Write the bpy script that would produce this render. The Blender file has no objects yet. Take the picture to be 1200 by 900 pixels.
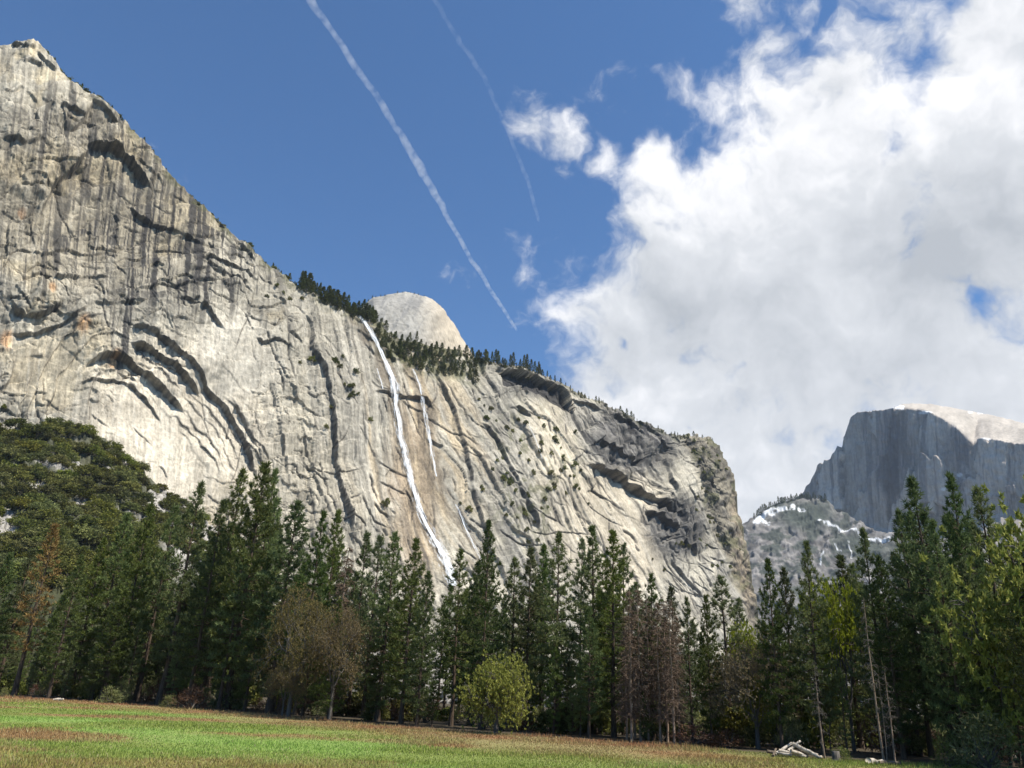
import bpy, math, random
import numpy as np
from mathutils import Vector, Matrix
random.seed(7)
RNG = np.random.default_rng(11)
scene = bpy.context.scene
COL = scene.collection
R_ = math.radians

# ------------------------------------------------------------------ camera
F = 924.0                      # focal length in units of a 1200-wide frame
PITCH = math.atan(362.0 / F)
ROLL = R_(2.5)
EYE = np.array([0.0, 0.0, 3.6])
fwd = np.array([0, math.cos(PITCH), math.sin(PITCH)])
r0 = np.array([1.0, 0, 0]); u0 = np.array([0, -math.sin(PITCH), math.cos(PITCH)])
rgt = math.cos(ROLL) * r0 + math.sin(ROLL) * u0
upv = -math.sin(ROLL) * r0 + math.cos(ROLL) * u0
cam_d = bpy.data.cameras.new('camera'); cam = bpy.data.objects.new('camera', cam_d); COL.objects.link(cam)
cam_d.sensor_width = 36; cam_d.lens = 36 * F / 1200; cam_d.clip_start = 0.5; cam_d.clip_end = 120000
M = Matrix.Identity(4)
for i in range(3):
    M[i][0] = rgt[i]; M[i][1] = upv[i]; M[i][2] = -fwd[i]; M[i][3] = EYE[i]
cam.matrix_world = M
scene.camera = cam

def ray(px, py):
    """unit direction(s) seen at photo position px, py (surveying the photograph: everything gets a true distance)"""
    px = np.asarray(px, float); py = np.asarray(py, float)
    d = fwd + ((px - 600) / F)[..., None] * rgt + ((450 - py) / F)[..., None] * upv
    return d / np.linalg.norm(d, axis=-1, keepdims=True)

def at_dist(px, py, D):
    """world point seen at px,py whose horizontal distance is D"""
    d = ray(px, py); h = np.hypot(d[..., 0], d[..., 1])
    return EYE + d * np.asarray(D / h)[..., None]

def on_ground(px, py, z=0.0):
    d = ray(px, py); t = (z - EYE[2]) / d[..., 2]
    return EYE + d * np.asarray(t)[..., None]

# ------------------------------------------------------------------ scene helpers
def tag(o, label=None, cat=None, group=None, kind=None):
    if label: o['label'] = label
    if cat: o['category'] = cat
    if group: o['group'] = group
    if kind: o['kind'] = kind
    return o

def empty(name, loc, label, cat, group=None, rz=0.0, scale=(1, 1, 1)):
    o = bpy.data.objects.new(name, None); COL.objects.link(o)
    o.empty_display_size = 0.5
    o.location = loc; o.rotation_euler = (0, 0, rz); o.scale = scale
    return tag(o, label, cat, group)

def link(name, me, parent=None):
    o = bpy.data.objects.new(name, me); COL.objects.link(o)
    if parent is not None: o.parent = parent
    return o

def mesh_np(name, V, faces, mat=None, col=None, uv=None, smooth=False):
    """faces: (n,3) or (n,4) index array"""
    V = np.asarray(V, np.float32); faces = np.asarray(faces, np.int32)
    me = bpy.data.meshes.new(name)
    n, k = faces.shape
    me.vertices.add(len(V)); me.vertices.foreach_set('co', V.ravel())
    me.loops.add(n * k); me.loops.foreach_set('vertex_index', faces.ravel())
    me.polygons.add(n); me.polygons.foreach_set('loop_start', np.arange(0, n * k, k, dtype=np.int32))
    me.polygons.foreach_set('loop_total', np.full(n, k, np.int32))
    if smooth: me.polygons.foreach_set('use_smooth', np.ones(n, bool))
    if col is not None:
        a = me.attributes.new('tint', 'FLOAT_COLOR', 'POINT')
        c = np.ones((len(V), 4), np.float32); c[:, :3] = col
        a.data.foreach_set('color', c.ravel())
    if uv is not None:
        l = me.uv_layers.new(name='uv'); l.data.foreach_set('uv', np.asarray(uv, np.float32)[faces.ravel()].ravel())
    me.update(); me.validate()
    if mat: me.materials.append(mat)
    return me

class Tubes:
    """collects tapered tubes into one mesh"""
    def __init__(s): s.V = []; s.Fq = []; s.n = 0
    def add(s, pts, rad, sides=5, cap=False):
        pts = np.asarray(pts, float); m = len(pts)
        T = np.gradient(pts, axis=0); T /= np.linalg.norm(T, axis=1, keepdims=True) + 1e-9
        ref = np.array([0.3, 0.9, 0.1]) if abs(T[0][2]) > 0.8 else np.array([0, 0, 1.0])
        A = np.cross(T, ref); A /= np.linalg.norm(A, axis=1, keepdims=True) + 1e-9
        B = np.cross(T, A)
        an = np.arange(sides) * 2 * math.pi / sides
        ring = pts[:, None, :] + np.asarray(rad, float)[:, None, None] * (np.cos(an)[None, :, None] * A[:, None, :] + np.sin(an)[None, :, None] * B[:, None, :])
        s.V.append(ring.reshape(-1, 3))
        i = np.arange(m - 1)[:, None] * sides; j = np.arange(sides)[None, :]; j2 = (j + 1) % sides
        q = np.stack([i + j, i + j2, i + sides + j2, i + sides + j], -1).reshape(-1, 4) + s.n
        s.Fq.append(q); s.n += m * sides
        if cap:
            for base, c in ((0, pts[0]), ((m - 1) * sides, pts[-1])):
                s.V.append(c[None, :]); ci = s.n; s.n += 1
                off = ci - m * sides - (1 if base else 0)
                off = ci - (m * sides) if base == 0 else ci - 1 - (m * sides)
                jj = np.arange(sides); a = off + base + jj; b = off + base + (jj + 1) % sides
                s.Fq.append(np.stack([a, b, np.full(sides, ci), np.full(sides, ci)], -1))
    def mesh(s, name, mat, smooth=True):
        V = np.concatenate(s.V); q = np.concatenate(s.Fq)
        me = bpy.data.meshes.new(name)
        me.from_pydata(V.tolist(), [], [tuple(f) if f[2] != f[3] else tuple(f[:3]) for f in q.tolist()])
        if smooth: me.polygons.foreach_set('use_smooth', np.ones(len(me.polygons), bool))
        if mat: me.materials.append(mat)
        return me

# ------------------------------------------------------------------ numpy noise
TAB = RNG.random((8, 256, 256))
def vnoise(x, y, k=0):
    x0 = np.floor(x).astype(int); y0 = np.floor(y).astype(int)
    fx = x - x0; fy = y - y0
    fx = fx * fx * fx * (fx * (fx * 6 - 15) + 10); fy = fy * fy * fy * (fy * (fy * 6 - 15) + 10)
    T = TAB[k % 8]; a = x0 & 255; b = y0 & 255; a1 = (a + 1) & 255; b1 = (b + 1) & 255
    return ((T[a, b] * (1 - fx) + T[a1, b] * fx) * (1 - fy) + (T[a, b1] * (1 - fx) + T[a1, b1] * fx) * fy) * 2 - 1
def fbm(x, y, o=5, k=0, g=0.5):
    s = 0; a = 1; n = 0
    for i in range(o):
        s = s + a * vnoise(x + 17.3 * i, y + 9.1 * i, k + i); n += a; a *= g; x = x * 2.03; y = y * 2.03
    return s / n
def ridged(x, y, o=4, k=0):
    s = 0; a = 1; n = 0
    for i in range(o):
        s = s + a * (1 - np.abs(vnoise(x + 5.7 * i, y + 3.3 * i, k + i)) * 2); n += a; a *= 0.5; x = x * 2.1; y = y * 2.1
    return s / n
def voronoi(x, y, k=0):
    xi = np.floor(x).astype(int); yi = np.floor(y).astype(int)
    f1 = np.full(x.shape, 9.0); f2 = f1.copy(); ra = np.zeros(x.shape); rb = ra.copy(); ox = ra.copy(); oy = ra.copy()
    for i in (-1, 0, 1):
        for j in (-1, 0, 1):
            a = (xi + i) & 255; b = (yi + j) & 255
            dx = xi + i + TAB[k][a, b] - x; dy = yi + j + TAB[(k + 1) % 8][a, b] - y
            d = dx * dx + dy * dy; m = d < f1
            f2 = np.where(m, f1, np.minimum(f2, d)); f1 = np.where(m, d, f1)
            ra = np.where(m, TAB[(k + 2) % 8][a, b], ra); rb = np.where(m, TAB[(k + 3) % 8][a, b], rb)
            ox = np.where(m, dx, ox); oy = np.where(m, dy, oy)
    return ra, rb, ox, oy, np.sqrt(f2) - np.sqrt(f1)
def sstep(a, b, x):
    t = np.clip((x - a) / (b - a), 0, 1); return t * t * (3 - 2 * t)
def poly_sd(px, py, pts):
    """distance to a polyline (positive above it when walked from left to right) and the place along it (0..1)"""
    best = np.full(px.shape, 1e9); sgn = np.ones(px.shape); along = np.zeros(px.shape)
    P = np.asarray(pts, float); L = np.hypot(*np.diff(P, axis=0).T); cum = np.concatenate([[0], np.cumsum(L)]) / L.sum()
    for i in range(len(P) - 1):
        a = P[i]; d = P[i + 1] - a; l2 = d @ d
        raw = ((px - a[0]) * d[0] + (py - a[1]) * d[1]) / l2
        t = np.clip(raw, 0, 1)
        ex = px - a[0] - t * d[0]; ey = py - a[1] - t * d[1]
        e = np.hypot(ex, ey); m = e < best
        best = np.where(m, e, best); sgn = np.where(m, np.sign(d[1] * ex - d[0] * ey), sgn)
        along = np.where(m, cum[i] + t * (cum[i + 1] - cum[i]), along)
    return best, sgn, along
def blob(px, py, x, y, rx, ry=None, soft=0.6):
    ry = ry or rx
    return 1 - sstep(1 - soft, 1 + soft * 0.4, np.hypot((px - x) / rx, (py - y) / ry))

# ------------------------------------------------------------------ materials
def new_mat(name):
    m = bpy.data.materials.new(name); m.use_nodes = True
    nt = m.node_tree; b = nt.nodes['Principled BSDF']; b.inputs['Roughness'].default_value = 0.9
    b.inputs['Specular IOR Level'].default_value = 0.2
    return m, nt, b
def node(nt, t, **kw):
    n = nt.nodes.new(t)
    for k, v in kw.items():
        if k in n.inputs: n.inputs[k].default_value = v
        else: setattr(n, k, v)
    return n
def mixc(nt, fac, a, b, mode='MIX'):
    n = nt.nodes.new('ShaderNodeMix'); n.data_type = 'RGBA'; n.blend_type = mode
    for key, v in ((0, fac), (6, a), (7, b)):
        if isinstance(v, bpy.types.NodeSocket): nt.links.new(v, n.inputs[key])
        elif key == 0: n.inputs[0].default_value = v
        else: n.inputs[key].default_value = (*v, 1) if len(v) == 3 else v
    return n.outputs[2]
def ramp(nt, src, stops):
    n = nt.nodes.new('ShaderNodeValToRGB'); e = n.color_ramp.elements
    while len(e) < len(stops): e.new(0.5)
    for i, (p, c) in enumerate(stops):
        e[i].position = p; e[i].color = (*c, 1) if not np.isscalar(c) else (c, c, c, 1)
    nt.links.new(src, n.inputs[0]); return n.outputs[0]
def math_n(nt, op, a, b=None, c=None):
    n = nt.nodes.new('ShaderNodeMath'); n.operation = op
    for i, v in enumerate((a, b, c)):
        if v is None: continue
        if isinstance(v, bpy.types.NodeSocket): nt.links.new(v, n.inputs[i])
        else: n.inputs[i].default_value = v
    return n.outputs[0]

def rock_mat(name, scale=0.25, bump=0.6, var=(0.72, 1.25)):
    m, nt, b = new_mat(name)
    a = node(nt, 'ShaderNodeAttribute', attribute_name='tint')
    g = node(nt, 'ShaderNodeNewGeometry')
    n = node(nt, 'ShaderNodeTexNoise', Scale=scale, Detail=7.0, Roughness=0.72); nt.links.new(g.outputs['Position'], n.inputs['Vector'])
    mp = node(nt, 'ShaderNodeMapping'); mp.inputs['Scale'].default_value = (1, 1, 0.12); nt.links.new(g.outputs['Position'], mp.inputs['Vector'])
    n2 = node(nt, 'ShaderNodeTexNoise', Scale=scale * 1.6, Detail=5.0, Roughness=0.65); nt.links.new(mp.outputs[0], n2.inputs['Vector'])
    v = ramp(nt, n.outputs[0], [(0.3, var[0]), (0.7, var[1])])
    v2 = ramp(nt, n2.outputs[0], [(0.32, 0.74), (0.55, 1.08)])
    c = mixc(nt, 1.0, a.outputs['Color'], v, 'MULTIPLY'); c = mixc(nt, 1.0, c, v2, 'MULTIPLY')
    nt.links.new(c, b.inputs['Base Color'])
    bp = node(nt, 'ShaderNodeBump', Strength=bump, Distance=1.2); nt.links.new(n.outputs[0], bp.inputs['Height']); nt.links.new(bp.outputs[0], b.inputs['Normal'])
    b.inputs['Specular IOR Level'].default_value = 0.1
    return m

def leaf_mat(name, dark, light, hue_var=0.03, val_var=0.5, trans=0.25):
    """foliage: colour varies from tree to tree (random per object) and from leaf to leaf"""
    m, nt, b = new_mat(name)
    oi = node(nt, 'ShaderNodeObjectInfo')
    g = node(nt, 'ShaderNodeNewGeometry')
    c = mixc(nt, g.outputs['Random Per Island'], dark, light)
    hs = node(nt, 'ShaderNodeHueSaturation')
    nt.links.new(c, hs.inputs['Color'])
    r = oi.outputs['Random']
    nt.links.new(math_n(nt, 'MULTIPLY_ADD', r, hue_var * 2, 0.5 - hue_var), hs.inputs['Hue'])
    r2 = math_n(nt, 'FRACT', math_n(nt, 'MULTIPLY', r, 7.31))
    nt.links.new(math_n(nt, 'MULTIPLY_ADD', r2, val_var, 1 - val_var / 2), hs.inputs['Value'])
    r3 = math_n(nt, 'FRACT', math_n(nt, 'MULTIPLY', r, 13.7))
    nt.links.new(math_n(nt, 'MULTIPLY_ADD', r3, 0.3, 0.85), hs.inputs['Saturation'])
    out = nt.nodes['Material Output']
    d = node(nt, 'ShaderNodeBsdfDiffuse'); t = node(nt, 'ShaderNodeBsdfTranslucent')
    nt.links.new(hs.outputs[0], d.inputs[0]); nt.links.new(hs.outputs[0], t.inputs[0])
    mx = node(nt, 'ShaderNodeMixShader'); mx.inputs[0].default_value = trans
    nt.links.new(d.outputs[0], mx.inputs[1]); nt.links.new(t.outputs[0], mx.inputs[2]); nt.links.new(mx.outputs[0], out.inputs[0])
    nt.nodes.remove(b)
    return m

def bark_mat(name, a, b_, scale=3.0):
    m, nt, b = new_mat(name)
    tc = node(nt, 'ShaderNodeTexCoord'); mp = node(nt, 'ShaderNodeMapping'); mp.inputs['Scale'].default_value = (2.2, 2.2, 0.35)
    nt.links.new(tc.outputs['Object'], mp.inputs[0])
    n = node(nt, 'ShaderNodeTexNoise', Scale=scale, Detail=6.0, Roughness=0.7); nt.links.new(mp.outputs[0], n.inputs['Vector'])
    c = ramp(nt, n.outputs[0], [(0.35, a), (0.65, b_)])
    nt.links.new(c, b.inputs['Base Color'])
    bp = node(nt, 'ShaderNodeBump', Strength=0.8, Distance=0.08); nt.links.new(n.outputs[0], bp.inputs['Height']); nt.links.new(bp.outputs[0], b.inputs['Normal'])
    return m

MAT = dict(
    rock=rock_mat('granite'), rock_far=rock_mat('far granite', 0.06, 0.5, (0.8, 1.18)),
    needle=leaf_mat('pine needles', (0.06, 0.086, 0.03), (0.18, 0.215, 0.075), 0.02, 0.7, 0.3),
    needle2=leaf_mat('grey green pine needles', (0.075, 0.095, 0.042), (0.19, 0.215, 0.092), 0.015, 0.6, 0.3),
    needle_far=leaf_mat('rim pine needles', (0.055, 0.065, 0.026), (0.14, 0.155, 0.058), 0.02, 0.5, 0.2),
    dying=leaf_mat('rusty dying needles', (0.14, 0.085, 0.045), (0.31, 0.20, 0.10), 0.015, 0.3, 0.25),
    oak=leaf_mat('young oak leaves', (0.17, 0.185, 0.035), (0.40, 0.41, 0.10), 0.01, 0.2, 0.35),
    oak2=leaf_mat('olive oak leaves', (0.07, 0.085, 0.018), (0.22, 0.21, 0.05), 0.01, 0.2, 0.3),
    lime=leaf_mat('fresh lime leaves', (0.17, 0.21, 0.02), (0.36, 0.40, 0.06), 0.008, 0.2, 0.4),
    liveoak=leaf_mat('live oak leaves', (0.07, 0.08, 0.022), (0.20, 0.20, 0.06), 0.022, 0.8, 0.25),
    bud=leaf_mat('brown spring buds', (0.12, 0.098, 0.05), (0.235, 0.19, 0.095), 0.012, 0.25, 0.25),
    shrub=leaf_mat('grey green shrub leaves', (0.09, 0.11, 0.04), (0.25, 0.26, 0.11), 0.02, 0.3, 0.3),
    redshrub=leaf_mat('red brown shrub twigs', (0.07, 0.04, 0.03), (0.16, 0.09, 0.06), 0.01, 0.3, 0.2),
    bark=bark_mat('pine bark', (0.035, 0.025, 0.018), (0.14, 0.10, 0.07)),
    bark_pale=bark_mat('pale dead bark', (0.16, 0.11, 0.075), (0.42, 0.32, 0.24)),
    bark_grey=bark_mat('grey oak bark', (0.05, 0.045, 0.04), (0.17, 0.15, 0.13)),
    bark_brown=bark_mat('dead brown twigs', (0.10, 0.07, 0.05), (0.22, 0.155, 0.11)),
    logwood=bark_mat('bleached log wood', (0.22, 0.18, 0.135), (0.60, 0.53, 0.44), 2.2),
    logdark=bark_mat('dark log bark', (0.06, 0.045, 0.035), (0.2, 0.16, 0.12)),
)

# ------------------------------------------------------------------ terrain relief: a surveyed grid with true distances
def relief(name, xs, sky, bottom, rows, base_t, disp, colour, nrm, mat, back=(600, 12, 0.1), label=None, jag=None):
    """columns xs, rows from the skyline down to `bottom`; base_t(px,py)->distance along the ray; disp metres along nrm; then rows
    that carry the top back away from the rim, so that the mountain has a body behind its edge"""
    xs = np.asarray(xs, float); ncol = len(xs)
    ysk = np.interp(xs, *zip(*sky))
    if jag is not None: ysk = ysk + jag(xs)
    yb = bottom(xs)
    v = np.linspace(0, 1, rows)[:, None]
    py = ysk[None, :] * (1 - v) + yb[None, :] * v
    px = np.repeat(xs[None, :], rows, 0)
    t = base_t(px, py)
    P = EYE + ray(px, py) * t[..., None]
    dd, aux = disp(px, py)
    P = P + nrm(px, py) * dd[..., None]
    C = colour(px, py, dd, aux)
    bl, nb, drop = back
    fr = P[0]
    u = np.linspace(0, 1, nb + 1)[1:][:, None, None]
    hd = ray(xs, ysk); hd = hd.copy(); hd[:, 2] = 0; hd /= np.linalg.norm(hd, axis=1, keepdims=True)
    B = fr[None] + u * bl * hd[None]
    B[..., 2] = fr[None, :, 2] * (1 - drop * u[..., 0] ** 1.6)
    B[..., 2] += 2.0 * vnoise(B[..., 0] / 25, B[..., 1] / 25) * np.minimum(1, u[..., 0] * 5)
    P = np.concatenate([B[::-1], P], 0); C = np.concatenate([np.repeat(C[:1], nb, 0), C], 0)
    R = rows + nb
    idx = np.arange(R * ncol).reshape(R, ncol)
    q = np.stack([idx[:-1, :-1], idx[1:, :-1], idx[1:, 1:], idx[:-1, 1:]], -1).reshape(-1, 4)
    me = mesh_np(name, P.reshape(-1, 3), q, mat, C.reshape(-1, 3), smooth=False)
    o = link(name, me)
    G = P[nb:]
    def sample(x, y):
        """point of the finished surface seen near photo position x,y"""
        i = np.clip(np.interp(x, xs, np.arange(ncol)), 0, ncol - 1.001); i0 = int(i)
        ys0 = ysk[i0]; yb0 = yb[i0]
        j = np.clip((y - ys0) / (yb0 - ys0), 0, 0.999) * (rows - 1); j0 = int(j)
        fi = i - i0; fj = j - j0
        return (G[j0, i0] * (1 - fi) + G[j0, i0 + 1] * fi) * (1 - fj) + (G[j0 + 1, i0] * (1 - fi) + G[j0 + 1, i0 + 1] * fi) * fj
    return o, sample

def horizon_y(px): return 812 + (np.asarray(px, float) - 600) * math.tan(ROLL)

# ---- the granite wall
SKY = [(-80, 50), (0, 43), (20, 40), (42, 42), (55, 58), (75, 78), (95, 95), (120, 118), (150, 142), (175, 172), (200, 202), (225, 225),
       (250, 250), (270, 268), (290, 283), (315, 303), (345, 325), (375, 342), (400, 354), (420, 360), (440, 374), (470, 392), (500, 402), (530, 408),
       (560, 418), (585, 424), (610, 433), (640, 442), (665, 455), (700, 473), (730, 486), (752, 496), (770, 506), (788, 514), (800, 511), (815, 510),
       (830, 514), (840, 524), (848, 542), (856, 570), (864, 605), (872, 640), (880, 676), (886, 705), (892, 740), (898, 790), (902, 815)]
Nw = np.array([0.648, -0.762]); BAT = 0.30; CW = 640.0
N3 = np.array([Nw[0], Nw[1], BAT]); N3 /= np.linalg.norm(N3)
COLB = [(788, 500), (800, 530), (808, 560), (820, 590), (835, 630), (850, 660), (868, 700), (885, 760), (895, 820)]   # where the far column's own face begins
def bx(py): return np.interp(py, [p[1] for p in COLB], [p[0] for p in COLB])
def wall_t(px, py):
    d = ray(px, py)
    tA = CW / (-(d[..., 0] * Nw[0] + d[..., 1] * Nw[1]) - BAT * d[..., 2])
    n2 = np.array([0.22, -0.975]); b2 = 0.16
    # far column: a more frontal face standing behind the corner
    p0 = EYE + ray(850.0, 640.0) * (CW / (-(ray(850.0, 640.0)[0] * Nw[0] + ray(850.0, 640.0)[1] * Nw[1]) - BAT * ray(850.0, 640.0)[2]) + 45)
    c2 = -(n2 @ p0[:2]) - b2 * p0[2] + 0
    tB = (c2 + 0) / (-(d[..., 0] * n2[0] + d[..., 1] * n2[1]) - b2 * d[..., 2])
    m = sstep(-3, 5, px - bx(py))
    edge = np.interp(py, [s[1] for s in SKY[-12:]], [s[0] for s in SKY[-12:]])
    tB = tB + 140 * sstep(26, -6, edge - px) ** 1.5
    return tA * (1 - m) + tB * m
# overhanging lips: (points, step in metres, fade above, fade below, stain and painted shade)
LIPS = [
    ([(98, 434), (110, 424), (120, 419), (133, 417), (150, 424), (165, 436), (180, 446), (195, 459), (205, 471), (213, 480)], 13, 55, 26, .5),
    ([(93, 452), (115, 446), (135, 444), (155, 452), (170, 464), (180, 478), (188, 493)], 5, 14, 20, .5),
    ([(104, 440), (118, 434), (134, 433), (150, 440), (164, 450)], 4, 8, 12, .3),
    ([(150, 405), (175, 416), (195, 428), (209, 440), (222, 452), (234, 462)], 12.1, 26, 18, .5),
    ([(146, 380), (170, 391), (190, 405), (215, 429), (240, 453), (262, 478), (275, 499), (285, 516), (294, 540), (300, 562)], 10.5, 70, 22, .6),
    ([(268, 470), (285, 500), (300, 530), (310, 560), (318, 590)], 4, 20, 14, .3),
    ([(204, 356), (218, 357), (236, 367), (246, 379), (257, 391)], 7, 45, 14, .4),
    ([(12, 350), (18, 363), (30, 371), (45, 372), (58, 367), (71, 358)], 13, 40, 22, .5),
    ([(8, 388), (30, 389), (50, 386), (70, 382), (86, 373), (100, 364), (108, 359)], 7, 18, 20, .4),
    ([(107, 358), (125, 361), (140, 359), (156, 357), (168, 358)], 5, 30, 16, .3),
    ([(32, 412), (40, 410), (54, 414)], 3, 8, 8, .2), ([(0, 457), (8, 450), (15, 441), (18, 425), (18, 398)], 10, 14, 20, .5),
    ([(102, 171), (116, 172), (131, 175), (146, 183), (156, 197), (165, 208), (174, 219)], 15, 45, 26, .5),
    ([(49, 247), (57, 230), (63, 218), (75, 208), (88, 197), (97, 185), (101, 179)], 17, 50, 30, .5),
    ([(148, 239), (158, 247), (170, 256), (185, 266), (200, 272), (215, 281), (232, 292)], 8, 30, 22, .5),
    ([(68, 127), (83, 132), (97, 141)], 8, 14, 14, .3), ([(82, 156), (95, 144), (103, 132), (108, 121)], 10, 22, 18, .3),
    ([(108, 120), (116, 128), (126, 138), (139, 147)], 9, 18, 14, .3), ([(48, 116), (56, 122), (64, 128)], 4, 12, 8, .2),
    ([(14, 46), (22, 50), (31, 58), (40, 57)], 10, 10, 14, .3), ([(41, 63), (48, 69), (56, 77), (65, 85)], 9, 12, 12, .3), ([(27, 74), (36, 71), (44, 74), (50, 77)], 7, 10, 10, .3),
    ([(0, 168), (14, 167), (25, 173), (38, 170), (50, 162)], 8, 20, 14, .3), ([(22, 214), (32, 220), (45, 219), (56, 227)], 5, 14, 10, .2),
    ([(0, 108), (14, 112), (24, 105), (34, 112), (46, 124)], 4, 14, 10, .2),
    ([(224, 312), (243, 309), (262, 314), (282, 321), (300, 331)], 6, 12, 10, .5), ([(214, 325), (240, 320), (265, 326), (292, 336)], 5, 10, 10, .4),
    ([(180, 292), (200, 296), (222, 304)], 5, 14, 10, .4), ([(160, 345), (185, 338), (205, 342), (230, 334), (260, 333)], 5, 10, 12, .3),
    ([(20, 330), (45, 322), (70, 330), (100, 322), (130, 326)], 5, 14, 12, .3), ([(0, 300), (25, 292), (50, 300), (80, 290), (110, 296), (140, 288)], 5, 14, 12, .3),
    ([(230, 238), (243, 246), (254, 258), (262, 270)], 7, 10, 12, .4), ([(276, 284), (286, 296), (296, 310)], 5, 10, 10, .3),
    ([(356, 370), (363, 380), (364, 396), (362, 410), (371, 432), (380, 452), (387, 480), (390, 505), (395, 540), (402, 575), (408, 605), (414, 645)], 11, 30, 16, .55),
    ([(296, 400), (305, 405), (318, 402), (332, 406), (346, 414)], 6, 16, 12, .4), ([(318, 346), (324, 354), (332, 360)], 5, 10, 8, .3),
    ([(334, 453), (341, 461), (342, 476)], 6, 10, 10, .2), ([(349, 517), (354, 512), (366, 516)], 6, 10, 10, .2), ([(352, 500), (365, 540), (378, 575), (392, 610)], 5, 20, 16, .3),
    ([(310, 440), (318, 470), (324, 505), (334, 545), (344, 585)], 4, 20, 16, .2),
    ([(436, 461), (450, 461), (462, 463), (476, 465), (490, 464), (500, 466), (510, 478)], 8, 20, 14, .4), ([(474, 468), (484, 474), (497, 480)], 4, 8, 8, .3),
    ([(418, 386), (428, 391), (439, 399)], 8, 12, 12, .4), ([(449, 406), (458, 413), (464, 422)], 7, 10, 10, .4), ([(504, 512), (513, 518), (522, 523)], 6, 12, 10, .3),
    ([(511, 433), (522, 455), (531, 476), (537, 500), (543, 530), (549, 560), (556, 590), (564, 620), (572, 650)], 7, 30, 14, .5),
    ([(562, 497), (571, 505), (578, 520), (586, 540), (597, 562), (607, 582), (618, 602), (632, 628)], 10, 30, 16, .5),
    ([(474, 430), (480, 440), (490, 447)], 5, 10, 10, .3), ([(595, 470), (606, 500), (622, 530), (640, 560), (660, 600), (680, 640)], 5, 24, 18, .2),
    ([(597, 479), (606, 477), (613, 484), (619, 491)], 9, 12, 10, .4),
    ([(688, 546), (700, 547), (712, 550), (722, 556), (735, 562), (748, 573), (765, 583), (780, 592), (796, 606)], 20, 34, 24, .6),
    ([(690, 523), (704, 516), (719, 527), (731, 536), (745, 540), (758, 537)], 13, 20, 18, .6), ([(690, 575), (697, 571), (703, 563)], 9, 10, 10, .4),
    ([(713, 487), (733, 494), (745, 503), (754, 512)], 9, 14, 14, .4), ([(742, 489), (753, 500), (764, 508), (772, 521), (786, 531)], 9, 14, 14, .5),
    ([(762, 596), (773, 604), (785, 614), (797, 620)], 14, 20, 16, .6), ([(774, 634), (784, 627), (794, 628)], 10, 12, 12, .5),
    ([(796, 618), (802, 630), (809, 641), (817, 652)], 11, 18, 14, .5), ([(785, 655), (797, 670), (808, 682), (822, 700)], 8, 16, 12, .4), ([(770, 535), (776, 550), (780, 565), (786, 580)], 10, 14, 12, .5),
    ([(668, 470), (690, 476), (706, 484)], 8, 12, 14, .4), ([(640, 520), (660, 560), (684, 600), (705, 640), (720, 670)], 4, 22, 18, .15),
]
def lerp_list(px, pairs): return np.interp(px, [a for a, _ in pairs], [b for _, b in pairs])
ANG = (-6.0, 9.0, 31.0)                 # the fall line: steep flakes by the arches, tilted slabs towards the far end
def grain(px, py, fn):
    w0 = 1 - sstep(220, 400, px); w2 = sstep(420, 600, px); w1 = 1 - w0 - w2
    out = 0
    for wk, a in zip((w0, w1, w2), ANG):
        c, s = math.cos(R_(a)), math.sin(R_(a)); m = wk > 0
        if not m.any(): continue
        v = np.zeros(px.shape); v[m] = fn(px[m] * c - py[m] * s, px[m] * s + py[m] * c)
        out = out + wk * v
    return out
def wall_fields(px, py):
    smooth = np.clip(blob(px, py, 185, 525, 125, 95) + .9 * blob(px, py, 60, 432, 50, 50) + .8 * blob(px, py, 265, 425, 60, 60)
                     + .9 * blob(px, py, 635, 515, 50, 65) + 1. * blob(px, py, 700, 610, 80, 90) + .8 * blob(px, py, 490, 545, 75, 130) + .6 * blob(px, py, 420, 500, 45, 130) + .7 * blob(px, py, 750, 690, 90, 60), 0, 1)
    block = np.clip(blob(px, py, 738, 520, 60, 42) + blob(px, py, 792, 620, 38, 40) + .5 * blob(px, py, 630, 454, 46, 18), 0, 1)
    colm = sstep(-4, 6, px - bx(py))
    return smooth, block, colm
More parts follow.
